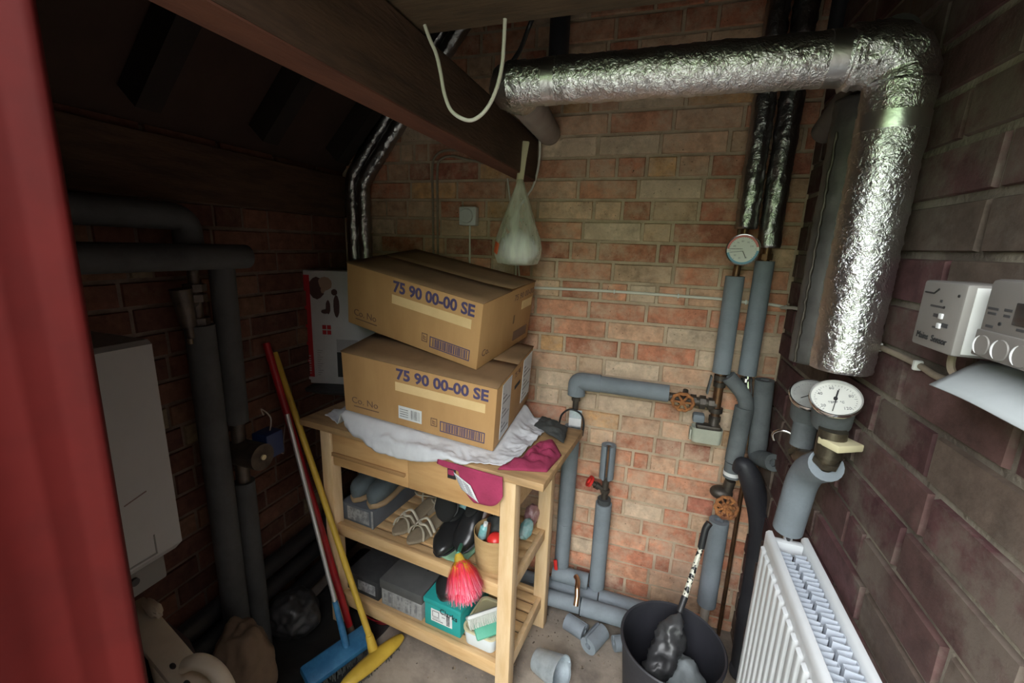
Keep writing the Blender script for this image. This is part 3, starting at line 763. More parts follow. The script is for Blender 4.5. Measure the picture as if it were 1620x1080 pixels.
def court(name, label, u, v, z, R3, mup, heel=.05, L=.25, grp='black shoes on the upper shelf', opening=True):
    p = RL(u, v, z); t = thing(name, label, 'shoe', p, RR @ R3, grp)
    hw = [(0, .10), (.06, .34), (.2, .5), (.4, .44), (.65, .36), (.88, .40), (.97, .32), (1, .12)]
    h = [(0, .35), (.1, .62), (.25, .8), (.38, .92), (.6, .95), (1, 1.15)]
    base = lambda s: heel*max(0, (s-.25)/.75)**1.2
    bm = nbm(); shoe_body(bm, L, .088, .062, lambda s: (lerp_tab(hw, s), lerp_tab(h, s), .006+base(s))); put('upper', bm, mup, t, ang=70)
    bm = nbm(); shoe_body(bm, L*1.01, .086, .007, lambda s: (lerp_tab(hw, s), 1, base(s))); put('sole', bm, M['blackplastic'], t, ang=60)
    bm = nbm(); cyl(bm, (L*.86, 0, 0), (L*.86, 0, heel+.004), .022, 16, .032); put('heel', bm, M['blackplastic'], t)
    if opening:
        bm = nbm(); ball(bm, (L*.66, 0, .062+heel*.55), .05, (1.35, .58, .22), 3); put('insole', bm, M['blacksuede'], t, ang=180)
    return t
RX = lambda a: Matrix.Rotation(a, 3, 'X'); RY = lambda a: Matrix.Rotation(a, 3, 'Y')
court('court_shoe', 'black leather shoe with its toe to the shelf front, beside the sandals', .600, .045, S1+.002, rotz(PI/2+.12) , M['blackleather'], .035)
court('court_shoe', 'black suede shoe standing upright on its heel behind the black leather shoe', .565, .150, S1+.07, rotz(PI/2+.2) @ RY(-1.0), M['blacksuede'], .03, .23)
court('court_shoe', 'black leather shoe leaning toe down against the veneer basket', .664, .085, S1+.012, rotz(PI/2-.05) @ RY(-.45), M['blackleather'], .04)
court('brown_shoe', 'brown leather shoe propped heel up at the back of the upper shelf', .685, .185, S1+.055, rotz(PI/2+.1) @ RY(-.6), M['brownleather'], .03, .26, 'brown leather shoes')

bm = nbm(); grid(bm, lambda s, q: RL(.600+.10*s+.02*q, .05+.15*q, S1+.004+.012*s*q+.004*nz((s*4, q*4, 0))), 8, 8)
tag(put('green_card', bm, M['greenpale'], None, ang=180, solid=.0015), 'pale green folded card lying under the black shoes', 'paper')
bm = nbm(); grid(bm, lambda s, q: RL(.55+.09*s, .22+.015*s, S1+.07+.11*q-.03*s+.006*nz((s*5, q*5, 3))), 8, 8)
tag(put('blue_packet', bm, M['tealpack'], None, ang=180, solid=.004), 'blue and white packet standing behind the black shoes', 'packet')

# veneer basket with odds and ends
p, R = at_rack(.786, .125, S1)
bk = thing('veneer_basket', 'round pale veneer basket holding brushes and cloths on the upper shelf', 'basket', p, R)
bm = nbm(); lathe(bm, [(.066, .0), (.074, .125), (.0715, .126), (.064, .008)], seg=36); put('wall', bm, M['basket'], bk, ang=50)
bm = nbm(); cyl(bm, (0, 0, .004), (0, 0, .012), .064, 30); put('bottom', bm, M['basket'], bk)
p, R = at_rack(.806, .090, S1+.112)
bm = nbm(); ball(bm, p, .030, (1, 1, .95), 3); tag(put('red_ball', bm, M['redplastic'], None, ang=180), 'shiny red ball in the veneer basket behind the trolley leg', 'ball')
p, R = at_rack(.782, .155, S1+.115)
bm = nbm(); ball(bm, p+V((0, 0, .0)), .043, (1, 1, 1.0), 4, None, lambda q: .22*nz(q, 2.2)+.12*nz(q, 5)); tag(put('dark_rag', bm, M['greycloth'], None, ang=180), 'dark grey rag bunched in the veneer basket', 'cloth')
p, R = at_rack(.748, .098, S1+.10)
t = thing('spray_bottle', 'small pale blue bottle in the veneer basket', 'bottle', p, R @ RY(.25))
bm = nbm(); lathe(bm, [(.012, 0), (.0155, .004), (.0155, .045), (.007, .055)], seg=20); put('body', bm, M['tealpack'], t)
bm = nbm(); cyl(bm, (0, 0, .054), (0, 0, .066), .008, 14); put('cap', bm, M['white'], t)
bm = nbm(); a = RL(.772, .085, S1+.07); tube(bm, [a, a+V((.012, .0, .105))], .006, 8); tag(put('wooden_handle', bm, M['brownleather'], None), 'thin brown handle sticking up from the veneer basket', 'handle')

# wrapped packets at the end of the upper shelf
p = RL(.838, .352, S1+.062); bm = nbm(); ball(bm, p, .034, (.8, 1.2, 1.32), 4, RR, lambda q: .18*nz(q, 2)+.1*nz(q, 5)); tag(put('pink_packet', bm, M['pinkpack'], None, ang=180), 'dusky pink plastic packet at the open end of the upper shelf', 'packet')
p = RL(.852, .262, S1+.062); bm = nbm(); ball(bm, p, .034, (.72, 1.2, .8), 4, RR @ RX(.5), lambda q: .15*nz(q, 2)+.08*nz(q, 6)); tag(put('teal_packet', bm, M['tealpack'], None, ang=180), 'clear teal wrapped packet poking out above the side rail', 'packet')

# fluffy duster hanging over the upper shelf edge
droot = RL(.716, -.002, .552); dtip = RL(.782, -.05, .455); dax = (dtip-droot).normalized()
dt = thing('fluffy_duster', 'red and pink fluffy duster with yellow collar hanging over the upper shelf edge', 'duster', droot)
bm = nbm(); tube(bm, smooth_path([RL(.655, .13, S1+.03), RL(.68, .07, S1+.06), droot-dax*.01]), .007, 12); part(put('handle', bm, M['greenplastic'], dt, local=False), 'sea green handle')
bm = nbm(); lay = set_tone(bm); rr = random.Random(9); dxx, dyy, _d = frame_of(dax)
for i in range(2600):
    a = rr.random()*2*PI; k = rr.random()**.6; ln = (.098+.026*rr.random())*(1-.10*k)
    sp = k*(.98); side = dxx*math.cos(a)+dyy*math.sin(a)
    st = droot + dax*.03*rr.random()**1.5 + side*.004
    w = .0022; wd = side.cross(dax).normalized()*w
    pts = [st]
    for q in (.3, .6, 1.):
        ang = sp*(1.15-.25*q) ; pts.append(st + dax*ln*q*math.cos(ang*.9) + side*ln*.78*math.sin(ang)*q**.75 + V((0, 0, -.02*q*q*k)) + V((rr.uniform(-1, 1), rr.uniform(-1, 1), rr.uniform(-1, 1)))*.002)
    base = (.62, .32, .02) if rr.random() < .9 else (.6, .14, .02)
    mid = (.78, .06, .05) if rr.random() < .6 else (.75, .03, .09); tipc = rr.choice(((.85, .10, .20), (.86, .22, .34), (.8, .04, .10), (.9, .4, .48)))
    cols = [base, base if rr.random() < .35 else mid, mid, tipc]
    vv = [(bm.verts.new(pt-wd*(1-.25*j)), bm.verts.new(pt+wd*(1-.25*j))) for j, pt in enumerate(pts)]
    for j in range(3):
        f_ = bm.faces.new((vv[j][0], vv[j][1], vv[j+1][1], vv[j+1][0]))
        cc = (cols[j], cols[j], cols[j+1], cols[j+1])
        for l, c in zip(f_.loops, cc): l[lay] = (*c, 1)
put('fibres', bm, M['dyed'], dt, smooth=False, local=False)
bm = nbm(); tube(bm, [droot-dax*.012, droot, droot+dax*.02], [.009, .016, .02], 14); put('collar', bm, M['yellow'], dt, local=False)

# lower shelf
p, R = at_rack(.305, .055, S2)
t = carton('shoe_box', 'black shoe box with white end label at the dark end of the lower shelf', .165, .29, .085, p, R, M['blackcloth'])
bm = nbm(); bx(bm, -.105, -.015, -.0012, 0, .02, .066); put('end_label', bm, M['greylabel'], t, smooth=False)
p, R = at_rack(.517, .055, S2, .0)
t = carton('shoe_box', 'grey shoe box with dark lid between the black box and the teal box', .195, .30, .115, p, R, M['greystripe'], M['greybox'], .038)
bm = nbm()
for k in range(8): bx(bm, -.18+k*.021, -.18+k*.021+.012*(.5+.5*(k % 2)), -.0014, 0, .01, .07)
put('printed_stripes', bm, M['greylabel'], t, smooth=False)
bm = nbm()
for k in range(3): box(bm, (-.03-.012*k, .13+.01*k, .1205), (.055, .006, .001), rotz(.6+.5*k))
put('scribble', bm, M['inkblack'], t, smooth=False)
p, R = at_rack(.690, .055, S2+.001, .0)
t = carton('shoe_box', 'teal shoe box with a white end label and black handwriting on the lower shelf', .158, .28, .118, p, R, M['teal'], M['teal'], .018)
bm = nbm(); bx(bm, -.128, -.035, -.0014, 0, .03, .083); lb = put('end_label', bm, M['white'], t, smooth=False)
bm = nbm()
for a, b, c, d in ((-.122, -.09, .05, .053), (-.122, -.119, .05, .077), (-.122, -.095, .074, .077), (-.095, -.092, .055, .077), (-.08, -.066, .06, .064), (-.06, -.045, .034, .078), (-.122, -.075, .036, .04), (-.122, -.085, .044, .046)): bx(bm, a, b, -.0018, -.0013, c, d)
put('printed_code', bm, M['greylabel'], lb, smooth=False)
text('handwriting', 'Clarks', .030, M['inkblack'], t, face_mtx((-.088, -.0052, .082), (1, 0, -.12), (.1, 0, 1)))
court('court_shoe', 'black shoe balanced on top of the teal shoe box', .610, .055, S2+.132, rotz(PI/2+.05) @ RY(-.28), M['blackleather'], .03, .2, 'black shoes on the lower shelf')

# white tub with a green brush and white bristles
p, R = at_rack(.768, .128, S2)
tb = thing('plastic_tub', 'white rectangular plastic tub at the end of the lower shelf', 'tub', p, R)
def rrect(w, d, r, n=6):
    out = []
    for cx, cy_, a0 in ((w/2-r, d/2-r, 0), (-w/2+r, d/2-r, PI/2), (-w/2+r, -d/2+r, PI), (w/2-r, -d/2+r, 1.5*PI)):
        for k in range(n+1): a = a0+PI/2*k/n; out.append((cx+r*math.cos(a), cy_+r*math.sin(a)))
    return out
def rtub(bm, levels):
    rings = []
    for (w, d, r, z) in levels: rings.append([bm.verts.new((x, y, z)) for x, y in rrect(w, d, r)])
    n = len(rings[0])
    for a, b in zip(rings, rings[1:]):
        for k in range(n): bm.faces.new((a[k], a[(k+1) % n], b[(k+1) % n], b[k]))
    bm.faces.new(rings[0][::-1]); bm.faces.new(rings[-1])
bm = nbm(); rtub(bm, [(.115, .15, .02, 0), (.12, .155, .022, .004), (.132, .166, .025, .062), (.128, .162, .024, .063), (.118, .152, .022, .02)]); put('body', bm, M['tubwhite'], tb, ang=50)
bm = nbm(); rtub(bm, [(.136, .170, .026, .060), (.137, .171, .026, .068), (.122, .156, .023, .068), (.118, .15, .022, .04)]); part(put('tray', bm, M['tubcream'], tb, ang=50), 'cream inner tray')
p2 = RL(.774, .098, S2+.110)
br = thing('scrubbing_brush', 'green and white scrubbing brush lying across the plastic tub', 'brush', p2, RR @ rotz(.85) @ RX(-.75))
bm = nbm(); bx(bm, -.075, .075, -.018, .018, 0, .014, .006); put('back', bm, M['whiteplastic'], br)
bm = nbm(); rr = random.Random(2)
for i in range(26):
    for j in range(5):
        a = V((-.068+i*.0054, -.014+j*.007, 0)); b = a+V((rr.uniform(-.003, .003), rr.uniform(-.006, .002)-.008, -.03))
        tube(bm, [a, b], [.0016, .001], 4)
put('bristles', bm, M['bristlewhite'], br)
p2 = RL(.798, .080, S2+.082)
bm = nbm(); box(bm, p2, (.115, .06, .016), RR @ rotz(.85) @ RX(.4), .006); tag(put('green_scourer', bm, M['greenplastic'], None), 'sea green scouring pad resting in the plastic tub', 'scourer')

# ------------------------------------------------------------------ brooms leaning beside the trolley
yb0 = onZ(592, 1028, .05); ytop = onX(441, 556, XL+.03)+V((0, -.02, 0))
y1, y2 = onZ(634, 1008, .035), onZ(548, 1080, .035)
yh = thing('yellow_broom', 'yellow broom with a yellow handle, nearest the trolley', 'broom', yb0)
bm = nbm(); tube(bm, [yb0+V((0, 0, .0)), ytop], .0115, 14); put('handle', bm, M['yellow'], yh, local=False)
hd = (y2-y1).normalized(); side = hd.cross(V((0, 0, 1))).normalized()
bm = nbm(); mid = (y1+y2)/2
L = (y2-y1).length; rings = 20
pts = [y1+hd*L*(-.03+1.1*k/rings) for k in range(rings+1)]; rad = [.006+.026*math.sin(PI*min(1, max(0, (k+.3)/(rings+.6))))**.4 for k in range(rings+1)]
tube(bm, pts, rad, 16, flat=.72)
cyl(bm, yb0-V((0, 0, .02)), yb0+(ytop-yb0).normalized()*.06, .02, 16, .014)
put('head', bm, M['yellow'], yh, local=False)
bm = nbm(); rr = random.Random(3)
for i in range(140):
    a = y1+hd*L*(.02+.98*rr.random())+side*rr.uniform(-.018, .018); a.z = .03
    b = a+V((rr.uniform(-.01, .01), rr.uniform(-.01, .01), 0)); b.z = .002; tube(bm, [a, b], .002, 4)
put('bristles', bm, M['bristle'], yh, local=False)

b1, b2 = onZ(578, 1002, .075), onZ(490, 1064, .075)
sb0 = onZ(548, 1022, .075); sbt = onX(454, 655, XL+.17)
bh = thing('blue_broom', 'blue broom head on a thin silver handle', 'broom', sb0)
sd_ = (sbt-sb0).normalized()
bm = nbm(); tube(bm, [sb0+sd_*.16, sbt], .008, 12); put('handle', bm, M['silver'], bh, local=False)
bm = nbm(); tube(bm, [sb0, sb0+sd_*.18], [.013, .010], 12); part(put('socket', bm, M['blue'], bh, local=False), 'blue socket on the handle')
hd = (b2-b1).normalized(); side = hd.cross(V((0, 0, 1))).normalized()
bm = nbm(); Rb = Matrix((hd, side, V((0, 0, 1)))).transposed()
box(bm, (b1+b2)/2-V((0, 0, .012)), ((b2-b1).length+.04, .085, .034), Rb @ RX(.25), .010); put('head', bm, M['blue'], bh, local=False)
bm = nbm()
for i in range(320):
    a = b1.lerp(b2, rr.random()*1.04-.02)+side*rr.uniform(-.032, .032)-V((0, 0, .014)); b = a+hd*rr.uniform(-.015, .015)+side*rr.uniform(-.02, .02); b.z = .002; tube(bm, [a, b], .0022, 4)
put('bristles', bm, M['bristle'], bh, local=False)

r0 = onZ(556, 1000, .03); rt = onX(428, 541, XL+.03)+V((0, -.02, 0))
rm = thing('red_mop', 'long red mop handle standing between the silver and yellow handles', 'mop', r0)
bm = nbm(); tube(bm, [r0, rt], .0135, 14); put('pole', bm, M['redpipe'], rm, local=False)
bm = nbm(); tube(bm, [r0, r0+(rt-r0).normalized()*.03], .0145, 14); put('end_cap', bm, M['sack'], rm, local=False)
q = onZ(595, 985, .03)
bt = thing('dustpan_bowl', 'red plastic bowl on the floor under the trolley behind the brooms', 'bowl', (q.x, q.y+.08, 0))
bm = nbm(); lathe(bm, [(.06, 0), (.10, .06), (.097, .061), (.057, .004)], seg=30); put('bowl', bm, M['rubber_red'], bt)

# ------------------------------------------------------------------ pipe helpers
def sleeve(name, parent, pts, r, m, seg=20, seam=True, open_end=True):
    bm = nbm(); tube(bm, pts, r, seg, inner=(.45, .012) if open_end else None); o = put(name, bm, m, parent, local=False, ang=50); return o
def foil_tube(name, parent, pts, r, m, amp=.0035, seg=40, step=.006, taps=()):
    bm = nbm(); pp = resample([V(p) for p in pts], step); L = len(pp)
    sd0 = random.random()*50
    def disp(q, t):
        a = amp
        for (c, w) in taps:
            if abs(t-c) < w: a = amp*.12
        return a*(noise.noise(q*30+V((sd0, 0, 0)))*.8 + noise.noise(q*95+V((0, sd0, 0)))*.8 + abs(noise.noise(q*120))*.8)
    tube(bm, pp, r, seg, disp=disp); return put(name, bm, m, parent, local=False, ang=180)
def band(name, parent, p, d, r, w, m):
    d = V(d).normalized(); bm = nbm(); tube(bm, [V(p)-d*w/2, V(p)+d*w/2], r, 28); return put(name, bm, m, parent, local=False)
def handwheel(parent, c, axis, r, m, name='handwheel', spokes=6):
    bm = nbm(); x, y, d = frame_of(V(axis)); c = V(c); n = 40
    ringp = [c+x*math.cos(2*PI*k/n)*r*(1+.05*math.cos(10*2*PI*k/n))+y*math.sin(2*PI*k/n)*r*(1+.05*math.cos(10*2*PI*k/n)) for k in range(n+1)]
    tube(bm, ringp, r*.17, 8)
    for k in range(spokes):
        a = 2*PI*k/spokes; tube(bm, [c, c+(x*math.cos(a)+y*math.sin(a))*r], r*.12, 6)
    cyl(bm, c-d*.006, c+d*.006, r*.3, 14)
    return put(name, bm, m, parent, local=False)
def gauge(label, c, normal, up, r, kind):
    """round dial thermometer"""
    n = V(normal).normalized(); rt = V(up).cross(n).normalized(); u = n.cross(rt); c = V(c)
    Rg = Matrix((rt, u, n)).transposed()
    t = thing('dial_gauge', label, 'gauge', c, Rg)
    dp = .020 if kind == 'back' else .082
    bm = nbm(); lathe(bm, [(r*(.96 if kind == 'back' else .82), -dp), (r*(.98 if kind == 'back' else .85), -.006)], seg=40); put('case', bm, M['chrome'] if kind == 'back' else M['grey_foam_old'], t)
    bm = nbm(); lathe(bm, [(r*.70, -.010), (r*.985, -.008), (r*1.02, 0), (r*.99, .004), (r*.93, .003), (r*.925, -.002)], seg=48, closed=True); put('bezel', bm, M['chrome'], t)
    bm = nbm(); cyl(bm, (0, 0, -.006), (0, 0, -.003), r*.94, 48); put('dial', bm, M['dialgrey'] if kind == 'rear' else M['dial'], t)
    z = -.0026
    def arc(a0, a1, r0, r1, m, nm):
        bm = nbm(); k = 30
        A = [[bm.verts.new((rr_*math.cos(a0+(a1-a0)*i/k), rr_*math.sin(a0+(a1-a0)*i/k), z)) for i in range(k+1)] for rr_ in (r0, r1)]
        for i in range(k): bm.faces.new((A[0][i], A[0][i+1], A[1][i+1], A[1][i]))
        put(nm, bm, m, t, smooth=False)
    bm = nbm()
    for k in range(31):
        a = math.radians(225-270*k/30); l = .11 if k % 5 == 0 else .05
        e = V((math.cos(a), math.sin(a), 0)); box(bm, e*r*(.80-l/2)+V((0, 0, z)), (r*l, r*.018, .0004), rotz(a))
    put('scale_marks', bm, M['greylabel'], t, smooth=False)
    if kind == 'back':
        arc(math.radians(8), math.radians(172), r*.80, r*.93, M['dialred'], 'red_band')
        arc(math.radians(188), math.radians(352), r*.80, r*.93, M['dialblue'], 'blue_band')
        for a, s in ((150, 60), (120, 70), (90, 80), (55, 90), (20, 100), (215, 30), (250, 20), (290, 10)): text('figure', str(s), r*.15, M['greylabel'], t, face_mtx((r*.55*math.cos(math.radians(a)), r*.55*math.sin(math.radians(a))-r*.05, z+.0004), (1, 0, 0), (0, 1, 0)), align='CENTER')
        for ang, ln in ((176, .8), (183, .75), (-68, .5)):
            bm = nbm(); a = math.radians(ang); box(bm, V((math.cos(a), math.sin(a), 0))*r*ln*.5+V((0, -.08*r if ang != 176 else .06*r, .0005)), (r*ln, r*.035, .0008), rotz(a)); put('needle', bm, M['greylabel'] if ang != -68 else M['inkblack'], t, smooth=False)
    elif kind == 'front':
        for a, s in ((150, '40'), (95, '60'), (15, '80'), (215, '20'), (305, '120')): text('figure', s, r*.2, M['greylabel'], t, face_mtx((r*.62*math.cos(math.radians(a)), r*.62*math.sin(math.radians(a))-r*.06, z+.0004), (1, 0, 0), (0, 1, 0)), align='CENTER')
        text('lettering', 'TEMP  °C', r*.15, M['greylabel'], t, face_mtx((0, -r*.22, z+.0004), (1, 0, 0), (0, 1, 0)), align='CENTER')
        a = math.radians(70); bm = nbm(); box(bm, V((0, -.08*r, .0006)), (r*1.28, r*.03, .001), rotz(a)); box(bm, V((.08*r, .2*r, .0007)), (r*.5, r*.06, .001), rotz(a)); cyl(bm, (0, 0, -.002), (0, 0, .0016), r*.08, 16); put('needle', bm, M['inkblack'], t, smooth=False)
    else:
        a = math.radians(30); bm = nbm(); box(bm, V((0, 0, .0006)), (r*1.1, r*.03, .001), rotz(a)); put('needle', bm, M['inkblack'], t, smooth=False)
    return t

# ------------------------------------------------------------------ overhead foil pipe and its down pipe by the right-hand wall
XP = .379
vt, vb = onX(1416, 128, XP), onX(1336, 588, XP)
vy = (vt.y+vb.y)/2; el = V((XP, vy, onX(1424, 92, XP).z))
hl = onZ(818, 140, el.z+.003); hy = (el.y+hl.y)/2
hl = V((hl.x, vy, hl.z))
fp = thing('foil_lagged_pipe', 'fat crinkled silver foil lagged pipe crossing overhead and dropping to the gauges', 'pipe', el)
foil_tube('overhead_run', fp, [hl+V((-.01, 0, .0)), el+V((-.045, 0, 0))], .046, M['foil'], .0026, taps=((.85, .02), (.12, .018)))
foil_tube('elbow', fp, fillet([el+V((-.09, 0, 0)), el, el+V((0, 0, -.09))], .06), .050, M['foil'], .006)
foil_tube('drop_run', fp, [el+V((0, 0, -.05)), V((XP, vy, vb.z))], .053, M['foil'], .0026, taps=((.10, .022),))
hb = onY(868, 196, YB-.02)
foil_tube('end_elbow', fp, fillet([hl+V((.03, 0, 0)), hl+V((-.015, 0, 0)), hl+(V((hb.x, hb.y, hb.z-.04))-hl).normalized()*.10], .05), .046, M['foil'], .005)
bm = nbm(); pp = resample([hl+(hb-hl).normalized()*.03, V((hb.x, hb.y+.01, hb.z-.03))], .02); tube(bm, pp, .044, 28, disp=lambda q, t: .002*nz(q, 30)); part(put('wall_run', bm, M['plaster'], fp, local=False, ang=180), 'grey plastered run back to the brick wall')
for tt in (.12, .85):
    p = hl.lerp(el, tt); band('tape_band', fp, p, (1, 0, 0), .0475, .028, M['foil_smooth'])
band('tape_band', fp, el.lerp(V((XP, vy, vb.z)), .2), (0, 0, 1), .0545, .03, M['foil_smooth'])
# darker lagged pipe standing behind it
r1, r2 = onX(1352, 190, XP+.005), onX(1287, 575, XP+.005); ry = (r1.y+r2.y)/2
dp_ = thing('dull_lagged_pipe', 'dull grey lagged pipe standing behind the foil drop pipe', 'pipe', (XP+.005, ry, r2.z))
bm = nbm(); pp = resample([V((XP+.005, ry, el.z-.02)), V((XP+.005, ry, r2.z))], .008); tube(bm, pp, .048, 28, disp=lambda q, t: .0022*nz(q, 35)+.0015*nz(q, 90)); put('lagging', bm, M['foil_dull'], dp_, local=False, ang=180)
bm = nbm(); rr = random.Random(6)
sx_ = V((XP-.0385, ry-.030, 0))
tube(bm, [V((sx_.x, sx_.y, r2.z+.004+k*.012)) + V((rr.uniform(-.0015, .0015), rr.uniform(-.0015, .0015), 0)) for k in range(44)], [.0028+.0016*(k % 3 == 0) for k in range(44)], 8)
put('seam', bm, M['gunmetal'], dp_, local=False)
# gauges below, with grey stub, brass unions and the grey pipe going down behind the radiator
gF = onX(1322, 630, .375); vdir = (EYE-gF).normalized()
def tilt_up(p, a):
    d = (EYE-p).normalized(); u = (V((0, 0, 1))-d*d.z).normalized(); return d*math.cos(a)+u*math.sin(a)
gnF = tilt_up(gF, math.radians(37))
gauge('round cream dial gauge with a steel rim below the foil drop pipe', gF, gnF, V((-.18, 0, 1)), .0455, 'front')
gR_ = onX(1284, 624, .375)
gauge('dusty dial gauge half hidden behind the cream one', gR_, tilt_up(gR_, math.radians(40)), V((-.1, .0, 1)), .0455, 'rear')
gp = thing('gauge_pipework', 'aged brass unions and grey foam pipe running down from the gauges to the radiator', 'pipe', onX(1290, 740, .385))
c1 = onX(1325, 660, .385); c2 = onX(1312, 712, .385); c3 = onX(1272, 750, .385); c4 = onX(1238, 846, .385)
g1 = V((c2.x, c2.y, c1.z-.03))
bm = nbm(); cyl(bm, g1, V((c2.x, c2.y, c2.z-.012)), .026, 24); put('brass_union', bm, M['brass'], gp, local=False)
bm = nbm(); box(bm, V((c2.x+.012, c2.y-.012, c2.z+.022)), (.062, .05, .016), rotz(.5), .003); part(put('pale_clamp', bm, M['tubcream'], gp, local=False, ang=30), 'cream clip round the union')
rs = onX(1275, 665, .385); re = onX(1272, 710, .385)
bm = nbm(); tube(bm, [rs+V((0, 0, .03)), V((rs.x, rs.y, re.z))], .026, 20); put('grey_stub', bm, M['grey_foam_old'], gp, local=False)
bm = nbm(); pp = fillet([V((rs.x, rs.y, re.z+.01)), V((rs.x, rs.y, re.z-.03)), c2-V((0, 0, .03)), V((c2.x, c2.y, c2.z))], .03)
tube(bm, pp, .020, 18); 
for k in (.25, .55, .8):
    i = int(k*(len(pp)-1)); d_ = (pp[i+1]-pp[i]).normalized(); tube(bm, [pp[i]-d_*.007, pp[i]+d_*.007], .026, 6)
put('elbow_union', bm, M['brass'], gp, local=False, ang=30)
mid = V(((rs.x+c2.x)/2-.01, (rs.y+c2.y)/2, re.z-.035))
sleeve('grey_sleeve', gp, fillet([V((c2.x, c2.y, c2.z-.035)), V((c3.x, c3.y, c3.z+.01)), V((.383, onZ(1215, 838, 1.58-1.647*.43).y-.012, 1.58-1.647*.43+.022))], .06), .034, M['grey_foam'])

# radiator
rz_ = (1.58-1.647*.43); 
RXF, RXB = (1.58-rz_)/2.083, .435
ry1 = onZ(1215, 838, rz_).y; ry0 = .30
rd = thing('panel_radiator', 'white double panel radiator with fins against the purple brown wall', 'radiator', ((RXF+RXB)/2, ry1, .22))
rb = .26
def rad_panel(xf, nm, flute):
    bm = nbm(); n = int((ry1-ry0)/.034); w = (ry1-ry0)/n
    def fx(y): # flute depth by y
        q = ((ry1-y)/w) % 1
        return flute*min(1., (.5-.5*math.cos(2*PI*q))*2.4)
    ys = [ry1-(ry1-ry0)*k/(n*10) for k in range(n*10+1)]; zs = [rb, rb+.02, rb+.038, rb+.041, rz_-.047, rz_-.044, rz_-.025, rz_-.006, rz_]
    vs = []
    for y in ys:
        col = []
        for z in zs:
            e = 1 if rb+.04 < z < rz_-.045 else 0
            top = .006 if z == rz_ else 0
            col.append(bm.verts.new((xf-fx(y)*e+top, y, z)))
        col.append(bm.verts.new((xf+.014, y, rz_))); col.append(bm.verts.new((xf+.014, y, rb)))
        vs.append(col)
    for a, b in zip(vs, vs[1:]):
        m_ = len(a)
        for j in range(m_): bm.faces.new((a[j], b[j], b[(j+1) % m_], a[(j+1) % m_]))
    bm.faces.new(vs[0]); bm.faces.new(vs[-1][::-1])
    return put(nm, bm, M['radiator'], rd, local=False, ang=50)
rad_panel(RXF, 'front_panel', .008)
rad_panel(RXB-.014, 'rear_panel', .003)
def fins(xa, xb, nm):
    bm = nbm(); y = ry1-.06; pts = []
    per = .030
    while y > ry0:
        pts += [(xa, y), (xb, y-.004), (xb, y-per*.5), (xa, y-per*.5-.004)]; y -= per
    lo = [bm.verts.new((x, yy, rb+.05)) for x, yy in pts]; hi = [bm.verts.new((x, yy, rz_-.014)) for x, yy in pts]
    for i in range(len(pts)-1): bm.faces.new((lo[i], lo[i+1], hi[i+1], hi[i]))
    put(nm, bm, M['radinner'], rd, local=False, smooth=False, solid=.0012)
xm = (RXF+.014+RXB-.014)/2
fins(RXF+.015, xm-.004, 'convector_fins'); fins(RXB-.017, xm+.004, 'convector_fins')
bm = nbm(); bx(bm, RXF+.012, RXB-.014, ry1-.03, ry1-.008, rz_-.045, rz_-.008, .006); put('connector', bm, M['radiator'], rd, local=False)
v0 = V((xm, ry1-.012, rz_-.006)); bm = nbm(); cyl(bm, v0, v0+V((0, 0, .02)), .011, 18); put('bleed_cap', bm, M['chrome'], rd, local=False)
for yy in (ry1-.12, ry0+.1):
    bm = nbm(); bx(bm, xm-.015, xm+.015, yy-.015, yy+.015, 0, rb+.04, .002); put('foot', bm, M['radiator'], rd, local=False)

# ------------------------------------------------------------------ back wall pipes
PY = YB-.058
A0, A1 = onY(1211, 125, PY), onY(1183, 362, PY); ax = (A0.x+A1.x)/2
B0, B1 = onY(1248, 130, PY), onY(1212, 392, PY); bx_ = (B0.x+B1.x)/2+.010
zt = 2.72
pa = thing('pipe_with_tee', 'foil and grey foam lagged pipe with a copper tee and rusty valve wheel', 'pipe', (ax, PY, 1.0))
foil_tube('foil_lagging', pa, [V((ax, PY, zt)), V((ax, PY, A1.z))], .033, M['foil_dark'], .0042, step=.009, seg=32)
a2, a3 = onY(1163, 437, PY), onY(1141, 589, PY)
ax2 = (a2.x+a3.x)/2
bm = nbm(); tube(bm, [V((ax, PY, A1.z+.02)), V(((ax+ax2)/2, PY, (A1.z+a2.z)/2)), V((ax2, PY, a2.z-.02))], .012, 14)
tj = onY(1133, 640, PY); tube(bm, [V((ax2, PY, a3.z+.02)), V((ax2, PY, tj.z-.06))], .016, 16)
put('copper_pipe', bm, M['copper'], pa, local=False)
sleeve('foam_sleeve', pa, [V((ax2, PY, a2.z)), V((ax2, PY, a3.z))], .031, M['grey_foam'])
bm = nbm()
for zz, r_ in ((a3.z-.02, .022), (a3.z-.045, .021), (tj.z-.02, .024), (tj.z-.055, .021)): cyl(bm, V((ax2, PY, zz-.009)), V((ax2, PY, zz+.009)), r_, 20)
hv = onY(1060, 625, PY); he = V((ax2, PY, tj.z+.0))
tube(bm, [he, V((hv.x-.01, PY, hv.z-.005))], .017, 18)
for k, r_ in ((.12, .024), (.3, .027), (.5, .025), (.75, .024)):
    q = he.lerp(V((hv.x, PY, hv.z-.005)), k); cyl(bm, q+V((-.01, 0, 0)), q+V((.01, 0, 0)), r_, 8)
put('tee_fitting', bm, M['gunmetal'], pa, local=False, ang=35)
vw = onY(1080, 636, PY-.055)
bm = nbm(); tube(bm, [V((vw.x+.01, PY, vw.z+.03)), vw], .010, 12); put('valve_spindle', bm, M['gunmetal'], pa, local=False)
handwheel(pa, vw, vw-V((vw.x+.01, PY, vw.z+.03))+V((0, -.06, 0)), .036, M['rust'])
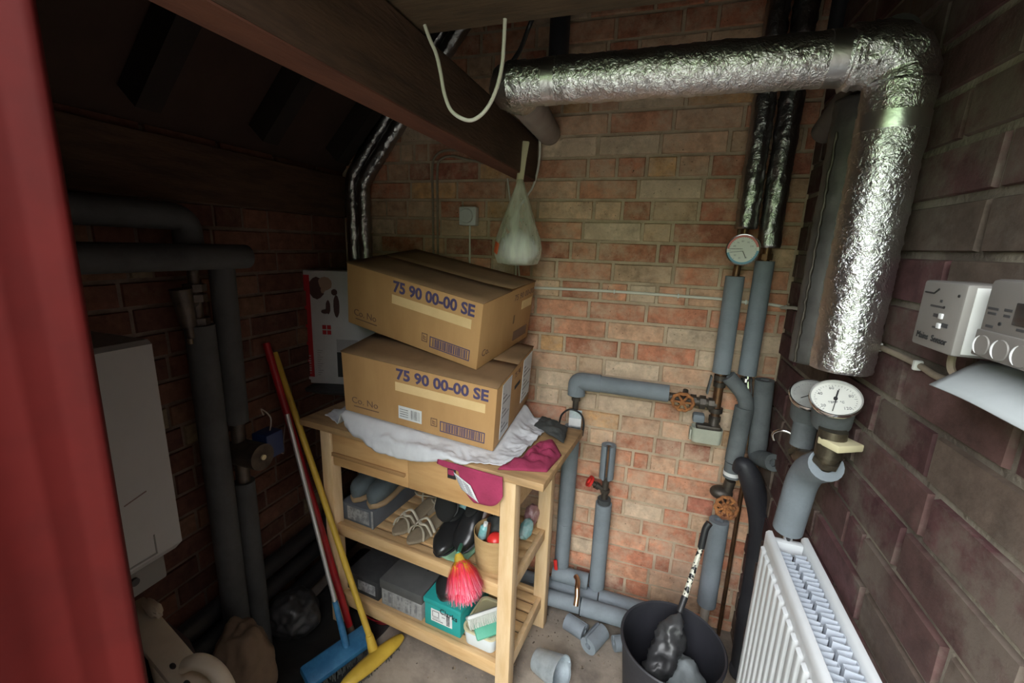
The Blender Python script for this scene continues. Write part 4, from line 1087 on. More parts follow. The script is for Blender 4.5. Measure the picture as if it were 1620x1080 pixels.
# actuator box below the tee
tx = onY(1117, 686, PY-.02)
bm = nbm(); rtub(bm, [(.10, .05, .016, -.030), (.104, .054, .018, -.026), (.108, .058, .02, .026), (.104, .054, .018, .027), (.100, .05, .016, -.018)])
bmesh.ops.translate(bm, verts=bm.verts, vec=tx); part(put('actuator_cover', bm, M['metalbox'], pa, local=False, ang=40), 'pale metal box under the tee')
bm = nbm(); bx(bm, tx.x-.06, tx.x-.054, PY-.052, PY-.012, tx.z-.02, tx.z+.02, .001); put('cover_clip', bm, M['metalbox'], pa, local=False)
bm = nbm(); box(bm, tx+V((.004, 0, .028)), (.085, .04, .022), None, .006); tube(bm, [V((ax2, PY, tj.z-.05)), tx+V((.02, 0, .03))], .018, 12); put('actuator_works', bm, M['gunmetal'], pa, local=False)
bm = nbm(); a_ = onY(1105, 660, PY); box(bm, a_, (.042, .04, .034), None, .008); put('grey_collar', bm, M['grey_foam'], pa, local=False)
bm = nbm(); a_ = onY(1122, 608, PY-.01); box(bm, a_, (.006, .03, .07), RY(.12), .002); put('metal_flag', bm, M['grey_foam_old'], pa, local=False)
# left arm: horizontal sleeve, elbow, down
h0, h1 = onY(1058, 622, PY), onY(905, 600, PY); hz = (h0.z+h1.z)/2
sleeve('foam_arm', pa, [V((h0.x, PY, hz-.004)), V((h1.x+.06, PY, hz))], .033, M['grey_foam'])
el2 = V((onY(913, 605, PY).x, PY, hz))
sleeve('foam_elbow', pa, fillet([el2+V((.095, 0, 0)), el2, el2+V((0, 0, -.06))], .02), .036, M['grey_foam'])
bm = nbm(); tube(bm, [el2, V((el2.x, PY, el2.z-.22))], .012, 14); cyl(bm, el2+V((0, 0, -.085)), el2+V((0, 0, -.07)), .018, 8); put('copper_drop', bm, M['gunmetal'], pa, local=False)
# small zinc clip hanging on the drop
cl = onY(910, 662, PY-.02)
cl_ = thing('hanging_label', 'small bright metal tag on a black wire loop round the pipe drop', 'tag', cl)
bm = nbm(); box(bm, cl, (.052, .004, .075), rotz(.1), .0015); put('plate', bm, M['galv'], cl_, local=False)
bm = nbm(); box(bm, cl+V((0, -.003, -.014)), (.050, .002, .032), rotz(.1)); put('paper_strip', bm, M['white'], cl_, local=False)
bm = nbm(); tube(bm, smooth_path([cl+V((-.065, 0, -.03)), cl+V((-.055, -.005, .012)), cl+V((-.02, -.02, .045)), cl+V((.02, -.01, .03)), cl+V((.036, 0, -.01)), cl+V((.034, 0, -.07))]), .004, 8); put('wire_loop', bm, M['blackplastic'], cl_, local=False)

pb = thing('pipe_with_bend', 'foil and grey foam lagged pipe stepping down to the lower rusty valve', 'pipe', (bx_, PY, 1.0))
foil_tube('foil_lagging', pb, [V((bx_, PY, zt)), V((bx_, PY, B1.z))], .034, M['foil_dark'], .0042, step=.009, seg=32)
b2_, b3_ = onY(1211, 413, PY), onY(1181, 592, PY); bxx = (b2_.x+b3_.x)/2
bm = nbm(); tube(bm, [V((bx_, PY, B1.z+.02)), V((bxx, PY, b2_.z-.02))], .013, 14); cyl(bm, V((bxx, PY, b2_.z+.004)), V((bxx, PY, b2_.z+.024)), .022, 8)
put('copper_pipe', bm, M['copper'], pb, local=False)
sleeve('foam_sleeve', pb, [V((bxx, PY, b2_.z)), V((bxx, PY, b3_.z))], .030, M['grey_foam'])
q1, q2, q3 = onY(1152, 595, PY-.02), onY(1184, 632, PY-.02), onY(1157, 752, PY-.02)
bm = nbm(); tube(bm, [V((bxx, PY, b3_.z+.02)), q2], .013, 12); cyl(bm, V((bxx, PY, b3_.z-.025)), V((bxx, PY, b3_.z-.012)), .021, 16); put('steel_ring', bm, M['chrome'], pb, local=False)
sleeve('foam_bend', pb, fillet([q1, q2, V((q3.x, PY-.02, q3.z+.07))], .05), .026, M['grey_foam_old'])
sleeve('foam_drop', pb, [V((q3.x+.006, PY-.02, q2.z-.03)), V((q3.x, PY-.02, q3.z+.06))], .031, M['grey_foam_old'])
sleeve('foam_collar', pb, [V((q3.x, PY-.02, q3.z+.055)), V((q3.x, PY-.02, q3.z-.005))], .029, M['grey_foam_old'])
band('white_tape', pb, (q3.x, PY-.02, q3.z+.012), (0, 0, 1), .030, .014, M['white'])
lv = onY(1149, 803, PY-.06)
bm = nbm(); lx = onY(1141, 790, PY-.015)
cyl(bm, V((q3.x, PY-.02, q3.z-.02)), V((lx.x, PY-.015, lx.z-.04)), .019, 18); ball(bm, V((lx.x-.004, PY-.015, lx.z+.03)), .033, (1.25, 1, .8), 3); tube(bm, [V((lx.x, PY-.015, lx.z)), lv], .010, 10)
put('valve_body', bm, M['gunmetal'], pb, local=False)
handwheel(pb, lv, (.15, -1, .35), .038, M['rust'], spokes=9)
bm = nbm(); rr = random.Random(12)
for k in range(26):
    a = rr.random()*2*PI; q_ = lv+V((math.cos(a)*.03*rr.random()**.5, -.006+rr.uniform(-.005, .005), math.sin(a)*.03*rr.random()**.5)); ball(bm, q_, rr.uniform(.004, .008), (1, 1, 1), 1)
put('rust_scale', bm, M['rust'], pb, local=False)
l1, l2 = onY(1134, 822, PY-.015), onY(1121, 955, PY-.015); lxm = (l1.x+l2.x)/2
sleeve('foam_lower', pb, [V((lxm, PY-.015, l1.z)), V((lxm, PY-.015, l2.z))], .036, M['grey_foam'])
bm = nbm(); cyl(bm, V((lxm, PY-.015, l2.z+.02)), V((lxm, PY-.015, 0.0)), .017, 14); part(put('copper_tail', bm, M['plaster'], pb, local=False), 'dusty bare pipe end')
# branch sleeve hanging beside
d1, d2, d3 = onY(1205, 600, PY-.01), onY(1192, 715, PY-.01), onY(1232, 722, PY-.09)
pc = thing('bent_branch_pipe', 'grey foam lagged branch pipe turning out by the wall corner', 'pipe', d2)
sleeve('foam_upright', pc, [V((d1.x+.010, d1.y, d1.z)), V((d2.x+.010, d2.y, d2.z+.03))], .031, M['grey_foam_old'])
sleeve('foam_turn', pc, fillet([V((d2.x+.010, d2.y, d2.z+.045)), V((d2.x+.010, d2.y, d2.z-.015)), V((d3.x-.02, d3.y-.03, d2.z+.02))], .04), .030, M['grey_foam_old'])
# the round red and blue gauge on the tee pipe
gb = onY(1175, 395, PY-.065)
gauge('round dial gauge with red and blue bands on the foil pipe', gb, (EYE-gb).normalized()+V((0, 0, .0)), V((-.1, 0, 1)), .051, 'back')

# dark slim cloth-covered far pipe below the arm
f1, f2 = onY(907, 655, PY), onY(887, 892, PY); fx = (f1.x+f2.x)/2
pf = thing('foam_lagged_riser', 'grey foam lagged riser beside the trolley worktop', 'pipe', (fx, PY, f2.z))
zmid = onY(893, 825, PY).z
sleeve('foam_sleeve', pf, [V((fx+.006, PY, el2.z-.20)), V((fx, PY, zmid+.001))], .034, M['grey_foam']); sleeve('foam_sleeve', pf, [V((fx, PY, zmid-.001)), V((fx-.002, PY, f2.z))], .033, M['grey_foam'])
# stub with a red tap
s1, s2, s3, s4 = onY(960, 703, PY), onY(957, 755, PY), onY(954, 795, PY), onY(947, 925, PY); sx = (s1.x+s4.x)/2
ps = thing('capped_stub_pipe', 'short grey foam lagged pipe with a red tap halfway up', 'pipe', (sx, PY, s4.z))
bm = nbm(); n = 20
pts_ = [(a+.32) for a in [k/n*(2*PI-.55) for k in range(n+1)]]
lo_, hi_ = s2.z, s1.z
ro, ri = .030, .014
for_ = []
A = [[bm.verts.new((sx+r_*math.sin(a), PY-r_*math.cos(a), z_)) for a in pts_] for r_, z_ in ((ro, lo_), (ro, hi_), (ri, hi_), (ri, lo_))]
for i in range(4):
    for k in range(n): bm.faces.new((A[i][k], A[i][k+1], A[(i+1) % 4][k+1], A[(i+1) % 4][k]))
for k in (0, n): bm.faces.new([A[i][k] for i in range(4)])
put('split_sleeve', bm, M['grey_foam'], ps, local=False, ang=50)
bm = nbm(); cyl(bm, V((sx, PY, lo_-.005)), V((sx, PY, hi_-.006)), .012, 14); put('capped_pipe', bm, M['copper'], ps, local=False)
bm = nbm(); cyl(bm, V((sx, PY, s3.z-.01)), V((sx, PY, lo_+.01)), .014, 14)
for zz in (s3.z+.012, lo_-.004, (s3.z+lo_)/2): cyl(bm, V((sx, PY, zz-.008)), V((sx, PY, zz+.008)), .020, 8)
td = onY(935, 762, PY-.015); tube(bm, [V((sx, PY, (s3.z+lo_)/2)), td], .010, 12); cyl(bm, V((sx, PY, (s3.z+lo_)/2)).lerp(td, .45), V((sx, PY, (s3.z+lo_)/2)).lerp(td, .7), .016, 8)
put('tap_body', bm, M['gunmetal'], ps, local=False, ang=35)
bm = nbm(); dd_ = (td-V((sx, PY, (s3.z+lo_)/2))).normalized(); cyl(bm, td, td+dd_*.010, .025, 20); cyl(bm, td+dd_*.01, td+dd_*.016, .012, 12); part(put('tap_wheel', bm, M['redplastic'], ps, local=False), 'red tap wheel')
sleeve('foam_sleeve', ps, [V((sx, PY, s3.z)), V((sx, PY, s4.z-.01))], .034, M['grey_foam'])
bm = nbm(); cyl(bm, V((sx, PY, s3.z)), V((sx, PY, s3.z+.022)), .028, 18); put('rubber_collar', bm, M['dark_foam'], ps, local=False)

# two low pipes along the foot of the back wall
pl1 = thing('low_lagged_pipe', 'grey foam lagged pipe along the foot of the brick wall, touching the bricks', 'pipe', (-.2, PY-.02, .14))
q0, q1_ = onY(842, 910, PY-.03), onY(1002, 962, PY-.03); zl = q1_.z
sleeve('foam_sleeve', pl1, [V((-.95, PY-.03, zl)), V((onY(947, 930, PY-.03).x+.0, PY-.03, zl))], .036, M['grey_foam'])
sleeve('foam_sleeve', pl1, [V((onY(948, 930, PY-.03).x+.002, PY-.03, zl)), V((q1_.x+.22, PY-.03, zl-.003))], .040, M['grey_foam'])
e0 = onY(930, 905, PY-.06)
sleeve('foam_end', pl1, [V((e0.x-.16, PY-.02, zl+.065)), V((e0.x+.0, PY-.02, zl+.065))], .034, M['grey_foam'])
rl = onY(879, 893, PY-.06)
bm = nbm(); box(bm, rl, (.016, .01, .05), RY(-.15), .004); part(put('red_lever', bm, M['redplastic'], pl1, local=False), 'red lever')
for xx in (-.5, .15):
    bm = nbm(); bx(bm, xx-.02, xx+.02, PY-.05, YB-.004, 0, zl-.03, .002); put('bracket', bm, M['gunmetal'], pl1, local=False)
pl2 = thing('low_lagged_pipe', 'grey foam lagged pipe lying in front of the other at floor level', 'pipe', (-.2, PY-.12, .1))
w0, w1 = onY(868, 945, PY-.12), onY(988, 985, PY-.12); zl2 = (w0.z+w1.z)/2
sleeve('foam_sleeve', pl2, [V((-.43, PY-.107, zl2)), V((onY(917, 960, PY-.12).x, PY-.107, zl2))], .033, M['grey_foam'])
sleeve('foam_sleeve', pl2, [V((onY(918, 960, PY-.12).x+.002, PY-.107, zl2)), V((w1.x+.16, PY-.107, zl2-.002))], .036, M['grey_foam'])
for xx in (-.36, .12):
    bm = nbm(); bx(bm, xx-.02, xx+.02, PY-.14, PY-.09, 0, zl2-.028, .002); put('bracket', bm, M['gunmetal'], pl2, local=False)
k0, k1 = onY(914, 918, PY-.09), onY(911, 958, PY-.16)
bm = nbm(); tube(bm, smooth_path([k0+V((-.012, .02, .0)), k0, k0+V((.004, -.03, -.01)), (k0+k1)/2+V((.004, -.012, 0)), k1]), .011, 12)
cp_ = put('copper_tail', bm, M['coppershine'], pl2, local=False)
# foam offcuts on the floor
def offcut(label, a, b, r):
    bm = nbm(); n = 22; a, b = V(a), V(b); x, y, d = frame_of(b-a); g = .35
    A = []
    for rr_, p in ((r, a), (r, b), (r*.35, b), (r*.35, a)): A.append([bm.verts.new(p+(x*math.cos(g/2+(2*PI-g)*k/n+1.2)+y*math.sin(g/2+(2*PI-g)*k/n+1.2))*rr_) for k in range(n+1)])
    for i in range(4):
        for k in range(n): bm.faces.new((A[i][k], A[i][k+1], A[(i+1) % 4][k+1], A[(i+1) % 4][k]))
    for k in (0, n): bm.faces.new([A[i][k] for i in range(4)])
    return tag(put('foam_offcut', bm, M['grey_foam'], None, ang=50), label, 'pipe lagging offcut', 'grey foam lagging offcuts on the floor')
o1, o2 = onZ(905, 988, .034), onZ(925, 1000, .034)
offcut('grey foam lagging offcut lying just under the low pipes', o1+V((-.025, .012, 0)), o2+V((.0, .0, 0)), .033)
o1, o2 = onZ(930, 1022, .036), onZ(950, 1000, .036)
offcut('grey foam lagging offcut with its slit end facing the room', o1, o1+(o2-o1).normalized()*.10, .035)
o1 = onZ(985, 1022, .03)
offcut('grey foam lagging offcut poking out from under the black bin', o1+V((-.035, 0, 0)), o1+V((.07, .05, 0)), .029)

# black hose down the corner, thin rusty pipe
hp = [onY(1166, 745, PY-.075), onY(1176, 735, PY-.085), onY(1190, 765, PY-.085), onY(1203, 830, PY-.075), onY(1196, 900, PY-.08), onY(1182, 985, PY-.09), onY(1172, 1062, PY-.12)]
hp.append(V((hp[-1].x-.01, hp[-1].y-.02, .03)))
bm = nbm(); pp = smooth_path(hp); tube(bm, pp, [.018+.020*min(1, k/14) for k in range(len(pp))], 18)
tag(put('black_hose', bm, M['blackrubber'], None, ang=60), 'thick black flexible hose running down the corner behind the radiator', 'hose')
r1_ = onY(1163, 845, PY+.02); bm = nbm(); tube(bm, [V((r1_.x, PY+.03, onY(1170, 740, PY+.02).z)), V((r1_.x+.002, PY+.03, 0.0))], .008, 10)
tag(put('rusty_pipe', bm, M['copper'], None), 'thin rusty bare pipe between the lower valve and the black hose', 'pipe')
# chrome hook on right-hand wall
hk = onX(1240, 690, XR-.03); bm = nbm(); tube(bm, smooth_path([hk+V((.03, -.02, -.005)), hk+V((.015, -.01, .016)), hk+V((-.01, 0, .018)), hk+V((-.026, .01, 0)), hk+V((-.02, .01, -.02))]), .0055, 10); tube(bm, [hk+V((.02, -.012, .004)), hk+V((.045, -.012, .004))], .006, 8)
tag(put('pipe_hook', bm, M['chrome'], None), 'small curved metal pipe hook on the wall above the radiator', 'hook')
# grey stub pipe near the top of the right wall
g0, g1_ = onX(1310, 203, XR-.07), onX(1358, 138, XR-.07)
bm = nbm(); tube(bm, fillet([g0+V((-.002, .012, -.005)), g1_+V((0, 0, 0)), g1_+(g1_-g0)], .02), .032, 20)
tag(put('grey_pipe_end', bm, M['foil_dull'], None), 'dull grey pipe end slanting up behind the foil drop pipe', 'pipe')

# soil pipes at the top of the back wall
s_ = onY(886, 40, PY-.0); so = thing('soil_pipe', 'black vertical pipe on the brick wall above the overhead foil pipe end', 'pipe', (s_.x, PY, 2.1))
bm = nbm(); cyl(bm, V((s_.x, PY, 2.74)), V((s_.x, PY, onY(880, 150, PY).z)), .036, 24); put('pipe', bm, M['soil'], so, local=False)
bm = nbm(); b_ = onY(868, 102, PY-.04); box(bm, b_, (.05, .006, .03), rotz(.1), .002); put('bracket', bm, M['plaster'], so, local=False)
s2_ = onY(1258, 25, PY+.0)
bm = nbm(); cyl(bm, V((s2_.x+.120, PY+.02, 2.74)), V((s2_.x+.120, PY+.02, 2.10)), .024, 20); tag(put('soil_pipe', bm, M['soil'], None), 'black vertical pipe high in the corner beside the twin foil pipes', 'pipe')

# foil pipes in the far corner climbing the slope
def corner_pipe(label, dx, dy):
    c0 = onY(556, 470, PY+.012); c1 = onY(566, 282, PY+.012); c2 = onY(628, 180, PY-.02); c3 = onY(712, 52, PY-.02)
    dirn = V((c3.x-c1.x, 0, c3.z-c1.z)).normalized(); nn = V((dirn.z, 0, -dirn.x))
    t = thing('slope_foil_pipe', label, 'pipe', c1+V((dx, dy, 0)), None, 'foil pipes climbing the roof slope')
    pts = [V((c1.x+dx, c0.y+dy, .35)), V((c1.x+dx, c1.y+dy, c1.z-.02-dx*.4)), c1+nn*dx+dirn*.06+V((0, dy, 0)), c3+nn*dx+V((0, dy, 0)), c3+nn*dx+V((0, dy, 0))+dirn*.35]
    foil_tube('foil_lagging', t, fillet(pts, .06), .029, M['foil_dark'], .0045, step=.008, seg=28)
corner_pipe('slim silver foil pipe in the far corner, outer one of the pair on the slope', -.034, 0)
corner_pipe('slim silver foil pipe in the far corner, inner one of the pair on the slope', .034, -.012)

# ------------------------------------------------------------------ electrical bits on the back wall
sw = onY(742, 342, YB-.022)
st = thing('wall_thermostat', 'square white plastic control with a round knob on the back wall', 'switch', sw)
bm = nbm(); box(bm, sw, (.076, .04, .076), None, .005); put('case', bm, M['whiteplastic'], st, local=False)
bm = nbm(); cyl(bm, sw+V((-.002, -.02, 0)), sw+V((-.002, -.028, 0)), .030, 32, .027); put('knob', bm, M['whiteplastic'], st, local=False)
bm = nbm(); tube(bm, [sw+V((.0, .01, -.03)), V((sw.x, YB-.005, sw.z-.33))], .004, 8); put('cable', bm, M['creamcable'], st, local=False)
# painted twin cables
for k, lab in ((0, 'dusty painted cable looping up the back wall, outer of the twin run'), (1, 'dusty painted cable looping up the back wall, inner of the twin run')):
    o = k*9; P_ = lambda x, y: onY(x, y, YB-.004)
    path = [P_(686+o*.8, 430), P_(685+o*.8, 330), P_(684+o*.9, 265+o*.4), P_(690+o*.8, 246+o*.7), P_(706+o, 238+o), P_(740, 240+o*1.4), P_(790, 252+o*1.2)]
    bm = nbm(); tube(bm, smooth_path(path), .0052, 8); tag(put('wall_cable', bm, M['dustcable'], None), lab, 'cable', 'twin dusty cables')
# long thin white cable across
pts = [onY(x, y, YB-.006) for x, y in ((835, 455), (870, 456), (972, 461), (1073, 468), (1142, 473), (1180, 478), (1215, 481), (1243, 486))]
wc = thing('thin_cable', 'thin white cable clipped across the brick wall from the boxes to the corner', 'cable', pts[0])
c_end = [onX(x, y, XR-.008) for x, y in ((1256, 487), (1276, 493), (1290, 502))]
bm = nbm(); tube(bm, smooth_path(pts+[V((XR-.02, YB-.012, pts[-1].z-.002))]+c_end), .0055, 8); put('cable', bm, M['creamcable'], wc, local=False)
for p in (pts[2], pts[3], pts[5], pts[7], c_end[1]):
    bm = nbm(); box(bm, p+V((0, -.002, 0)), (.006, .012, .016), None, .002); put('clip', bm, M['whiteplastic'], wc, local=False)
# white cable at the beam end
bm = nbm(); pts = [onY(848, 212, YB-.1), onY(854, 225, YB-.06), onY(852, 262, YB-.03), onY(843, 295, YB-.012), onY(830, 315, YB-.01), onY(818, 340, YB-.01), onY(817, 400, YB-.01), onY(816, 440, YB-.01)]
tube(bm, smooth_path(pts), .0045, 8); tag(put('beam_end_cable', bm, M['creamcable'], None), 'white cable coming round the end of the beam behind the hanging bag', 'cable')
bm = nbm(); pts = [onY(803, 282, YB-.008), onY(805, 300, YB-.008), onY(808, 325, YB-.008), onY(821, 430, YB-.01), onY(821, 445, YB-.01)]; tube(bm, smooth_path(pts), .0035, 8); tag(put('hanging_wire', bm, M['creamcable'], None), 'thin pale wire hanging down the bricks behind the bag', 'cable')
# white cable loop from the joist, black cable behind
yl = .80
pts = [onY(x, y, yl) for x, y in ((672, 40), (680, 62), (690, 85), (697, 115), (703, 148), (714, 175), (735, 189), (752, 188), (770, 172), (785, 142), (794, 105), (797, 70), (799, 30))]
bm = nbm(); tube(bm, smooth_path(pts), .0035, 10); tag(put('hanging_cable', bm, M['creamcable'], None), 'loop of white cable hanging down from the crossing timber', 'cable')
pts = [onY(846, 20, 1.15), onY(836, 45, 1.15), onY(822, 80, 1.2), onY(800, 112, 1.25), onY(790, 130, 1.3)]
bm = nbm(); tube(bm, smooth_path(pts), .006, 8); tag(put('black_cable', bm, M['blackplastic'], None), 'black cable slanting down behind the white cable loop', 'cable')

# hanging carrier bag
nail = onX(829, 226, BX1+.004); nail = V((BX1+.012, nail.y, nail.z))
by = nail.y
kn = onY(823, 284, by-.02); bb = onY(822, 419, by-.02)
bg = thing('carrier_bag', 'cloudy plastic carrier bag with white contents hanging from the beam end', 'bag', kn)
sc = (kn.z-bb.z)
def bagw(a, h): return 1+.05*math.sin(a*7+h*20)+.05*nz((math.cos(a)*2, math.sin(a)*2, h*12))
prof = [(.011, .0), (.020, -.03), (.038, -.08), (.055, -.13), (.069, -.17), (.081, -.21), (.087, -.245), (.086, -.275), (.076, -.302), (.04, -.309)]
prof = [(r*1.02*sc/.308, h*sc/.308) for r, h in prof]
bm = nbm(); lathe(bm, [(r, -h) for r, h in prof], kn, (0, 0, -1), 48, bagw, sx=1, sy=.72); put('bag_film', bm, M['film'], bg, local=False, ang=180)
bm = nbm(); zc = kn.z-sc*.80
ball(bm, V((kn.x+.002, kn.y, zc)), .076*sc/.308, (1.02, .68, .80), 4, None, lambda q: .10*nz(q, 2.5)+.05*nz(q, 7)); ball(bm, V((kn.x-.004, kn.y, zc+.035)), .034*sc/.308, (1, .7, 1.0), 3, None, lambda q: .1*nz(q, 3)); part(put('contents', bm, M['white'], bg, local=False, ang=180), 'white bundle inside')
bm = nbm(); c_ = V((kn.x-.066, kn.y-.046, kn.z-sc*.80)); box(bm, c_, (.024, .004, .040), rotz(-.75) @ RY(.35), .001); part(put('orange_patch', bm, mat('orange print', (.62, .12, .04), .5), bg, local=False), 'orange printed patch')
bm = nbm(); tube(bm, smooth_path([V((kn.x-.002, kn.y, kn.z-.01)), V((kn.x+.002, by-.008, (kn.z+nail.z)/2)), V((nail.x-.001, by, nail.z+.004))]), .0135, 12, flat=.45); put('strap', bm, M['tubcream'], bg, local=False)
bm = nbm(); tube(bm, [nail+V((-.02, 0, .0)), nail+V((.012, 0, .003))], .003, 8); put('nail', bm, M['gunmetal'], bg, local=False)

# ------------------------------------------------------------------ boxes on the right-hand wall
XS = XR-.066
tl, tr, bl, brr = onX(1462, 445, XS), onX(1531, 446, XS), onX(1441, 541, XS), onX(1505, 565, XS)
y_far, y_near = (tl.y+bl.y)/2, (tr.y+brr.y)/2; z_hi, z_lo = (tl.z+tr.z)/2, (bl.z+brr.z)/2
sb_ = thing('sensor_box', 'off white mains sensor box on the wall beside the heating control panel', 'switch', (XR, (y_far+y_near)/2, z_lo))
bm = nbm(); bx(bm, XS, XR-.006, y_near, y_far, z_lo, z_hi, .004); put('case', bm, M['greyplastic'], sb_, local=False)
hgt, wid = z_hi-z_lo, y_far-y_near
bm = nbm(); bx(bm, XS+.010, XR-.006, y_near-.0012, y_near+.002, z_lo+.004, z_hi-.004, .0005); put('pale_lit_side', bm, M['whiteplastic'], sb_, local=False)  # paler panel puts the door light on this side into its colour
fmR = lambda y, z: face_mtx((XS-.0006, y, z), (0, -1, 0), (0, 0, 1))
text('lettering', 'Mains  Sensor', .0130, M['inkblack'], sb_, top_matrix(sb_).inverted() @ fmR(y_far-.012, z_lo+.012))
bm = nbm()
for i, (a, b, w, h) in enumerate(((.30, .62, .33, .03), (.42, .48, .16, .05), (.46, .32, .12, .025), (.66, .36, .14, .06), (.5, .70, .05, .04))): bx(bm, XS-.0006, XS, y_far-(a+w)*wid, y_far-a*wid, z_lo+b*hgt, z_lo+(b+h)*hgt)
put('printed_marks', bm, M['greyink'], sb_, smooth=False, local=False)
bm = nbm(); tube(bm, [V((XS-.0005, y_far-.10*wid, z_hi-.18*hgt)), V((XS-.0005, y_far-.32*wid, z_hi-.18*hgt)), V((XS-.0005, y_far-.42*wid, z_hi-.11*hgt))], .0012, 6); put('logo', bm, M['inkblack'], sb_, local=False)
for zz in (.33, .47):
    bm = nbm(); bx(bm, XS-.003, XS, y_far-.66*wid, y_far-.58*wid, z_lo+zz*hgt, z_lo+(zz+.08)*hgt, .001); put('rocker', bm, M['white'], sb_, local=False)
bm = nbm(); cyl(bm, V((XS-.001, y_far-.62*wid, z_lo+.64*hgt)), V((XS+.001, y_far-.62*wid, z_lo+.64*hgt)), .0018, 10); cyl(bm, V((XS-.001, y_far-.88*wid, z_lo+.83*hgt)), V((XS+.001, y_far-.88*wid, z_lo+.83*hgt)), .002, 10); put('screw', bm, M['inkblack'], sb_, local=False)

XC = XR-.060
c0 = onX(1566, 440, XC); c1_ = onX(1538, 562, XC)
cp2 = thing('heating_control_panel', 'grey heating control panel with a dark display and three dials', 'control panel', (XR, c0.y-.1, c1_.z))
cyf, cyn, czt, czb = (c0.y+c1_.y)/2, (c0.y+c1_.y)/2-.26, c0.z, c1_.z
bm = nbm(); bx(bm, XC, XR-.006, cyn, cyf, czb, czt, .006); put('case', bm, M['greyplastic'], cp2, local=False)
ch = czt-czb
bm = nbm(); bx(bm, XC-.003, XC+.002, cyn, cyf-.003, czb+.002, czb+.36*ch, .002); put('lower_flap', bm, M['greyplastic'], cp2, local=False)
bm = nbm(); bx(bm, XC-.0015, XC+.002, cyf-.115, cyf-.052, czb+.49*ch, czb+.75*ch, .001); put('display', bm, M['lcd'], cp2, local=False)
for k in range(4):
    yy = cyf-.020-.031*k; c = V((XC-.003, yy, czb+.17*ch)); bm = nbm(); n = 24
    cyl(bm, c, c+V((-.0015, 0, 0)), .0125, 28, .0120); dl = put('dial', bm, M['greyplastic'], cp2, local=False)
    bm = nbm(); tube(bm, [c+V((-.0016, .0122*math.cos(a_*.09), .0122*math.sin(a_*.09))) for a_ in range(-12, 13)], [.0002+.0011*math.cos(a_*PI/26) for a_ in range(-12, 13)], 8); put('painted_glint', bm, M['white'], dl, local=False)  # white crescent painted as the highlight on the dial edge
bm = nbm()
for a, b, w in ((.008, .62, .018), (.01, .56, .014), (.035, .63, .012), (.036, .56, .010), (.06, .80, .02), (.06, .43, .02), (.012, .40, .012)): bx(bm, XC-.0005, XC, cyf-a-w, cyf-a, czb+b*ch, czb+b*ch+.003)
put('printed_marks', bm, M['greyink'], cp2, smooth=False, local=False)
bm = nbm(); cyl(bm, V((XC-.001, cyf-.034, czb+.47*ch)), V((XC+.001, cyf-.034, czb+.47*ch)), .0022, 12); put('indicator', bm, M['inkblack'], cp2, local=False)
# paper sheet tucked below
pz = onX(1512, 598, XR-.05)
bm = nbm()
def paper_pt(s, t): # s along -y, t down
    return V((XR-.012-.075*t+.01*s, pz.y+.03-.30*s-.05*t*(1-s)*1.0, pz.z+.022+.012*s-.030*t-.010*math.sin(PI*s)*t+.006*math.sin(s*5)))
grid(bm, paper_pt, 20, 8); tag(put('paper_sheet', bm, M['sheet'], None, ang=180, solid=.0012), 'loose white paper sheet tucked under the control panel', 'paper')
# cable under the boxes
pts = [onX(x, y, XR-.006) for x, y in ((1374, 543), (1392, 549), (1420, 561), (1455, 578), (1480, 594), (1510, 604), (1545, 612), (1580, 618), (1618, 636))]
wc2 = thing('wall_flex', 'pale cable clipped along the wall under the sensor box and control panel', 'cable', pts[0])
bm = nbm(); tube(bm, smooth_path(pts+[V((XR-.01, .45, pts[-1].z-.02))]), .0055, 10); put('cable', bm, M['dustcable'], wc2, local=False)
for p in (pts[1], pts[3]):
    bm = nbm(); box(bm, p+V((-.003, 0, 0)), (.014, .008, .018), None, .003); put('clip', bm, M['whiteplastic'], wc2, local=False)
bm = nbm(); p_ = V((XR-.03, y_near+.06, z_lo)); tube(bm, smooth_path([p_+V((0, 0, .01)), p_+V((0, -.004, -.03)), p_+V((.012, -.05, -.052)), p_+V((.02, -.1, -.058))]), .005, 8); put('cable_drop', bm, M['dustcable'], wc2, local=False)

# ------------------------------------------------------------------ the corner by the left-hand wall
XQ = XL+.122
lp1 = [onX(120, 330, XQ), onX(318, 345, XQ)]; zz1 = lp1[1].z
lA = onX(340, 700, XQ); yA = onX(318, 440, XQ).y; yB2 = onX(360, 430, XQ).y
yA = (onX(318, 470, XQ).y+onX(355, 880, XQ).y)/2; yB2 = (onX(358, 470, XQ).y+onX(392, 860, XQ).y)/2
zB = onX(350, 405, XQ).z
pA = thing('charcoal_lagged_pipe', 'charcoal foam lagged pipe turning down the low wall, nearer the boiler', 'pipe', (XQ, yA, .3))
sleeve('horizontal_sleeve', pA, fillet([V((XQ, YF+.05, zz1+.005)), V((XQ, yA, zz1)), V((XQ, yA, zz1-.09))], .05), .037, M['dark_foam'])
zv = onX(322, 470, XQ).z; zv2 = onX(325, 512, XQ).z
bm = nbm(); cyl(bm, V((XQ, yA, zz1-.07)), V((XQ, yA, .05)), .015, 12)
for zq in (zv+.03, zv, zv2+.01): cyl(bm, V((XQ, yA, zq-.01)), V((XQ, yA, zq+.012)), .030, 8)
put('valve', bm, M['gunmetal'], pA, local=False)
bm = nbm(); q = onX(290, 490, XQ+.02); cyl(bm, q+V((0, 0, .06)), q+V((0, .01, -.05)), .028, 16, .02); cyl(bm, q+V((0, .01, -.05)), q+V((0, .012, -.085)), .010, 10); tube(bm, [q, V((XQ, yA, q.z+.02))], .014, 10); part(put('air_vent', bm, M['gunmetal'], pA, local=False), 'dark air vent beside the pipe')
bm = nbm(); cyl(bm, q+V((.006, .004, -.085)), q+V((.006, .004, -.10)), .008, 10); put('brass_tip', bm, M['brass'], pA, local=False)
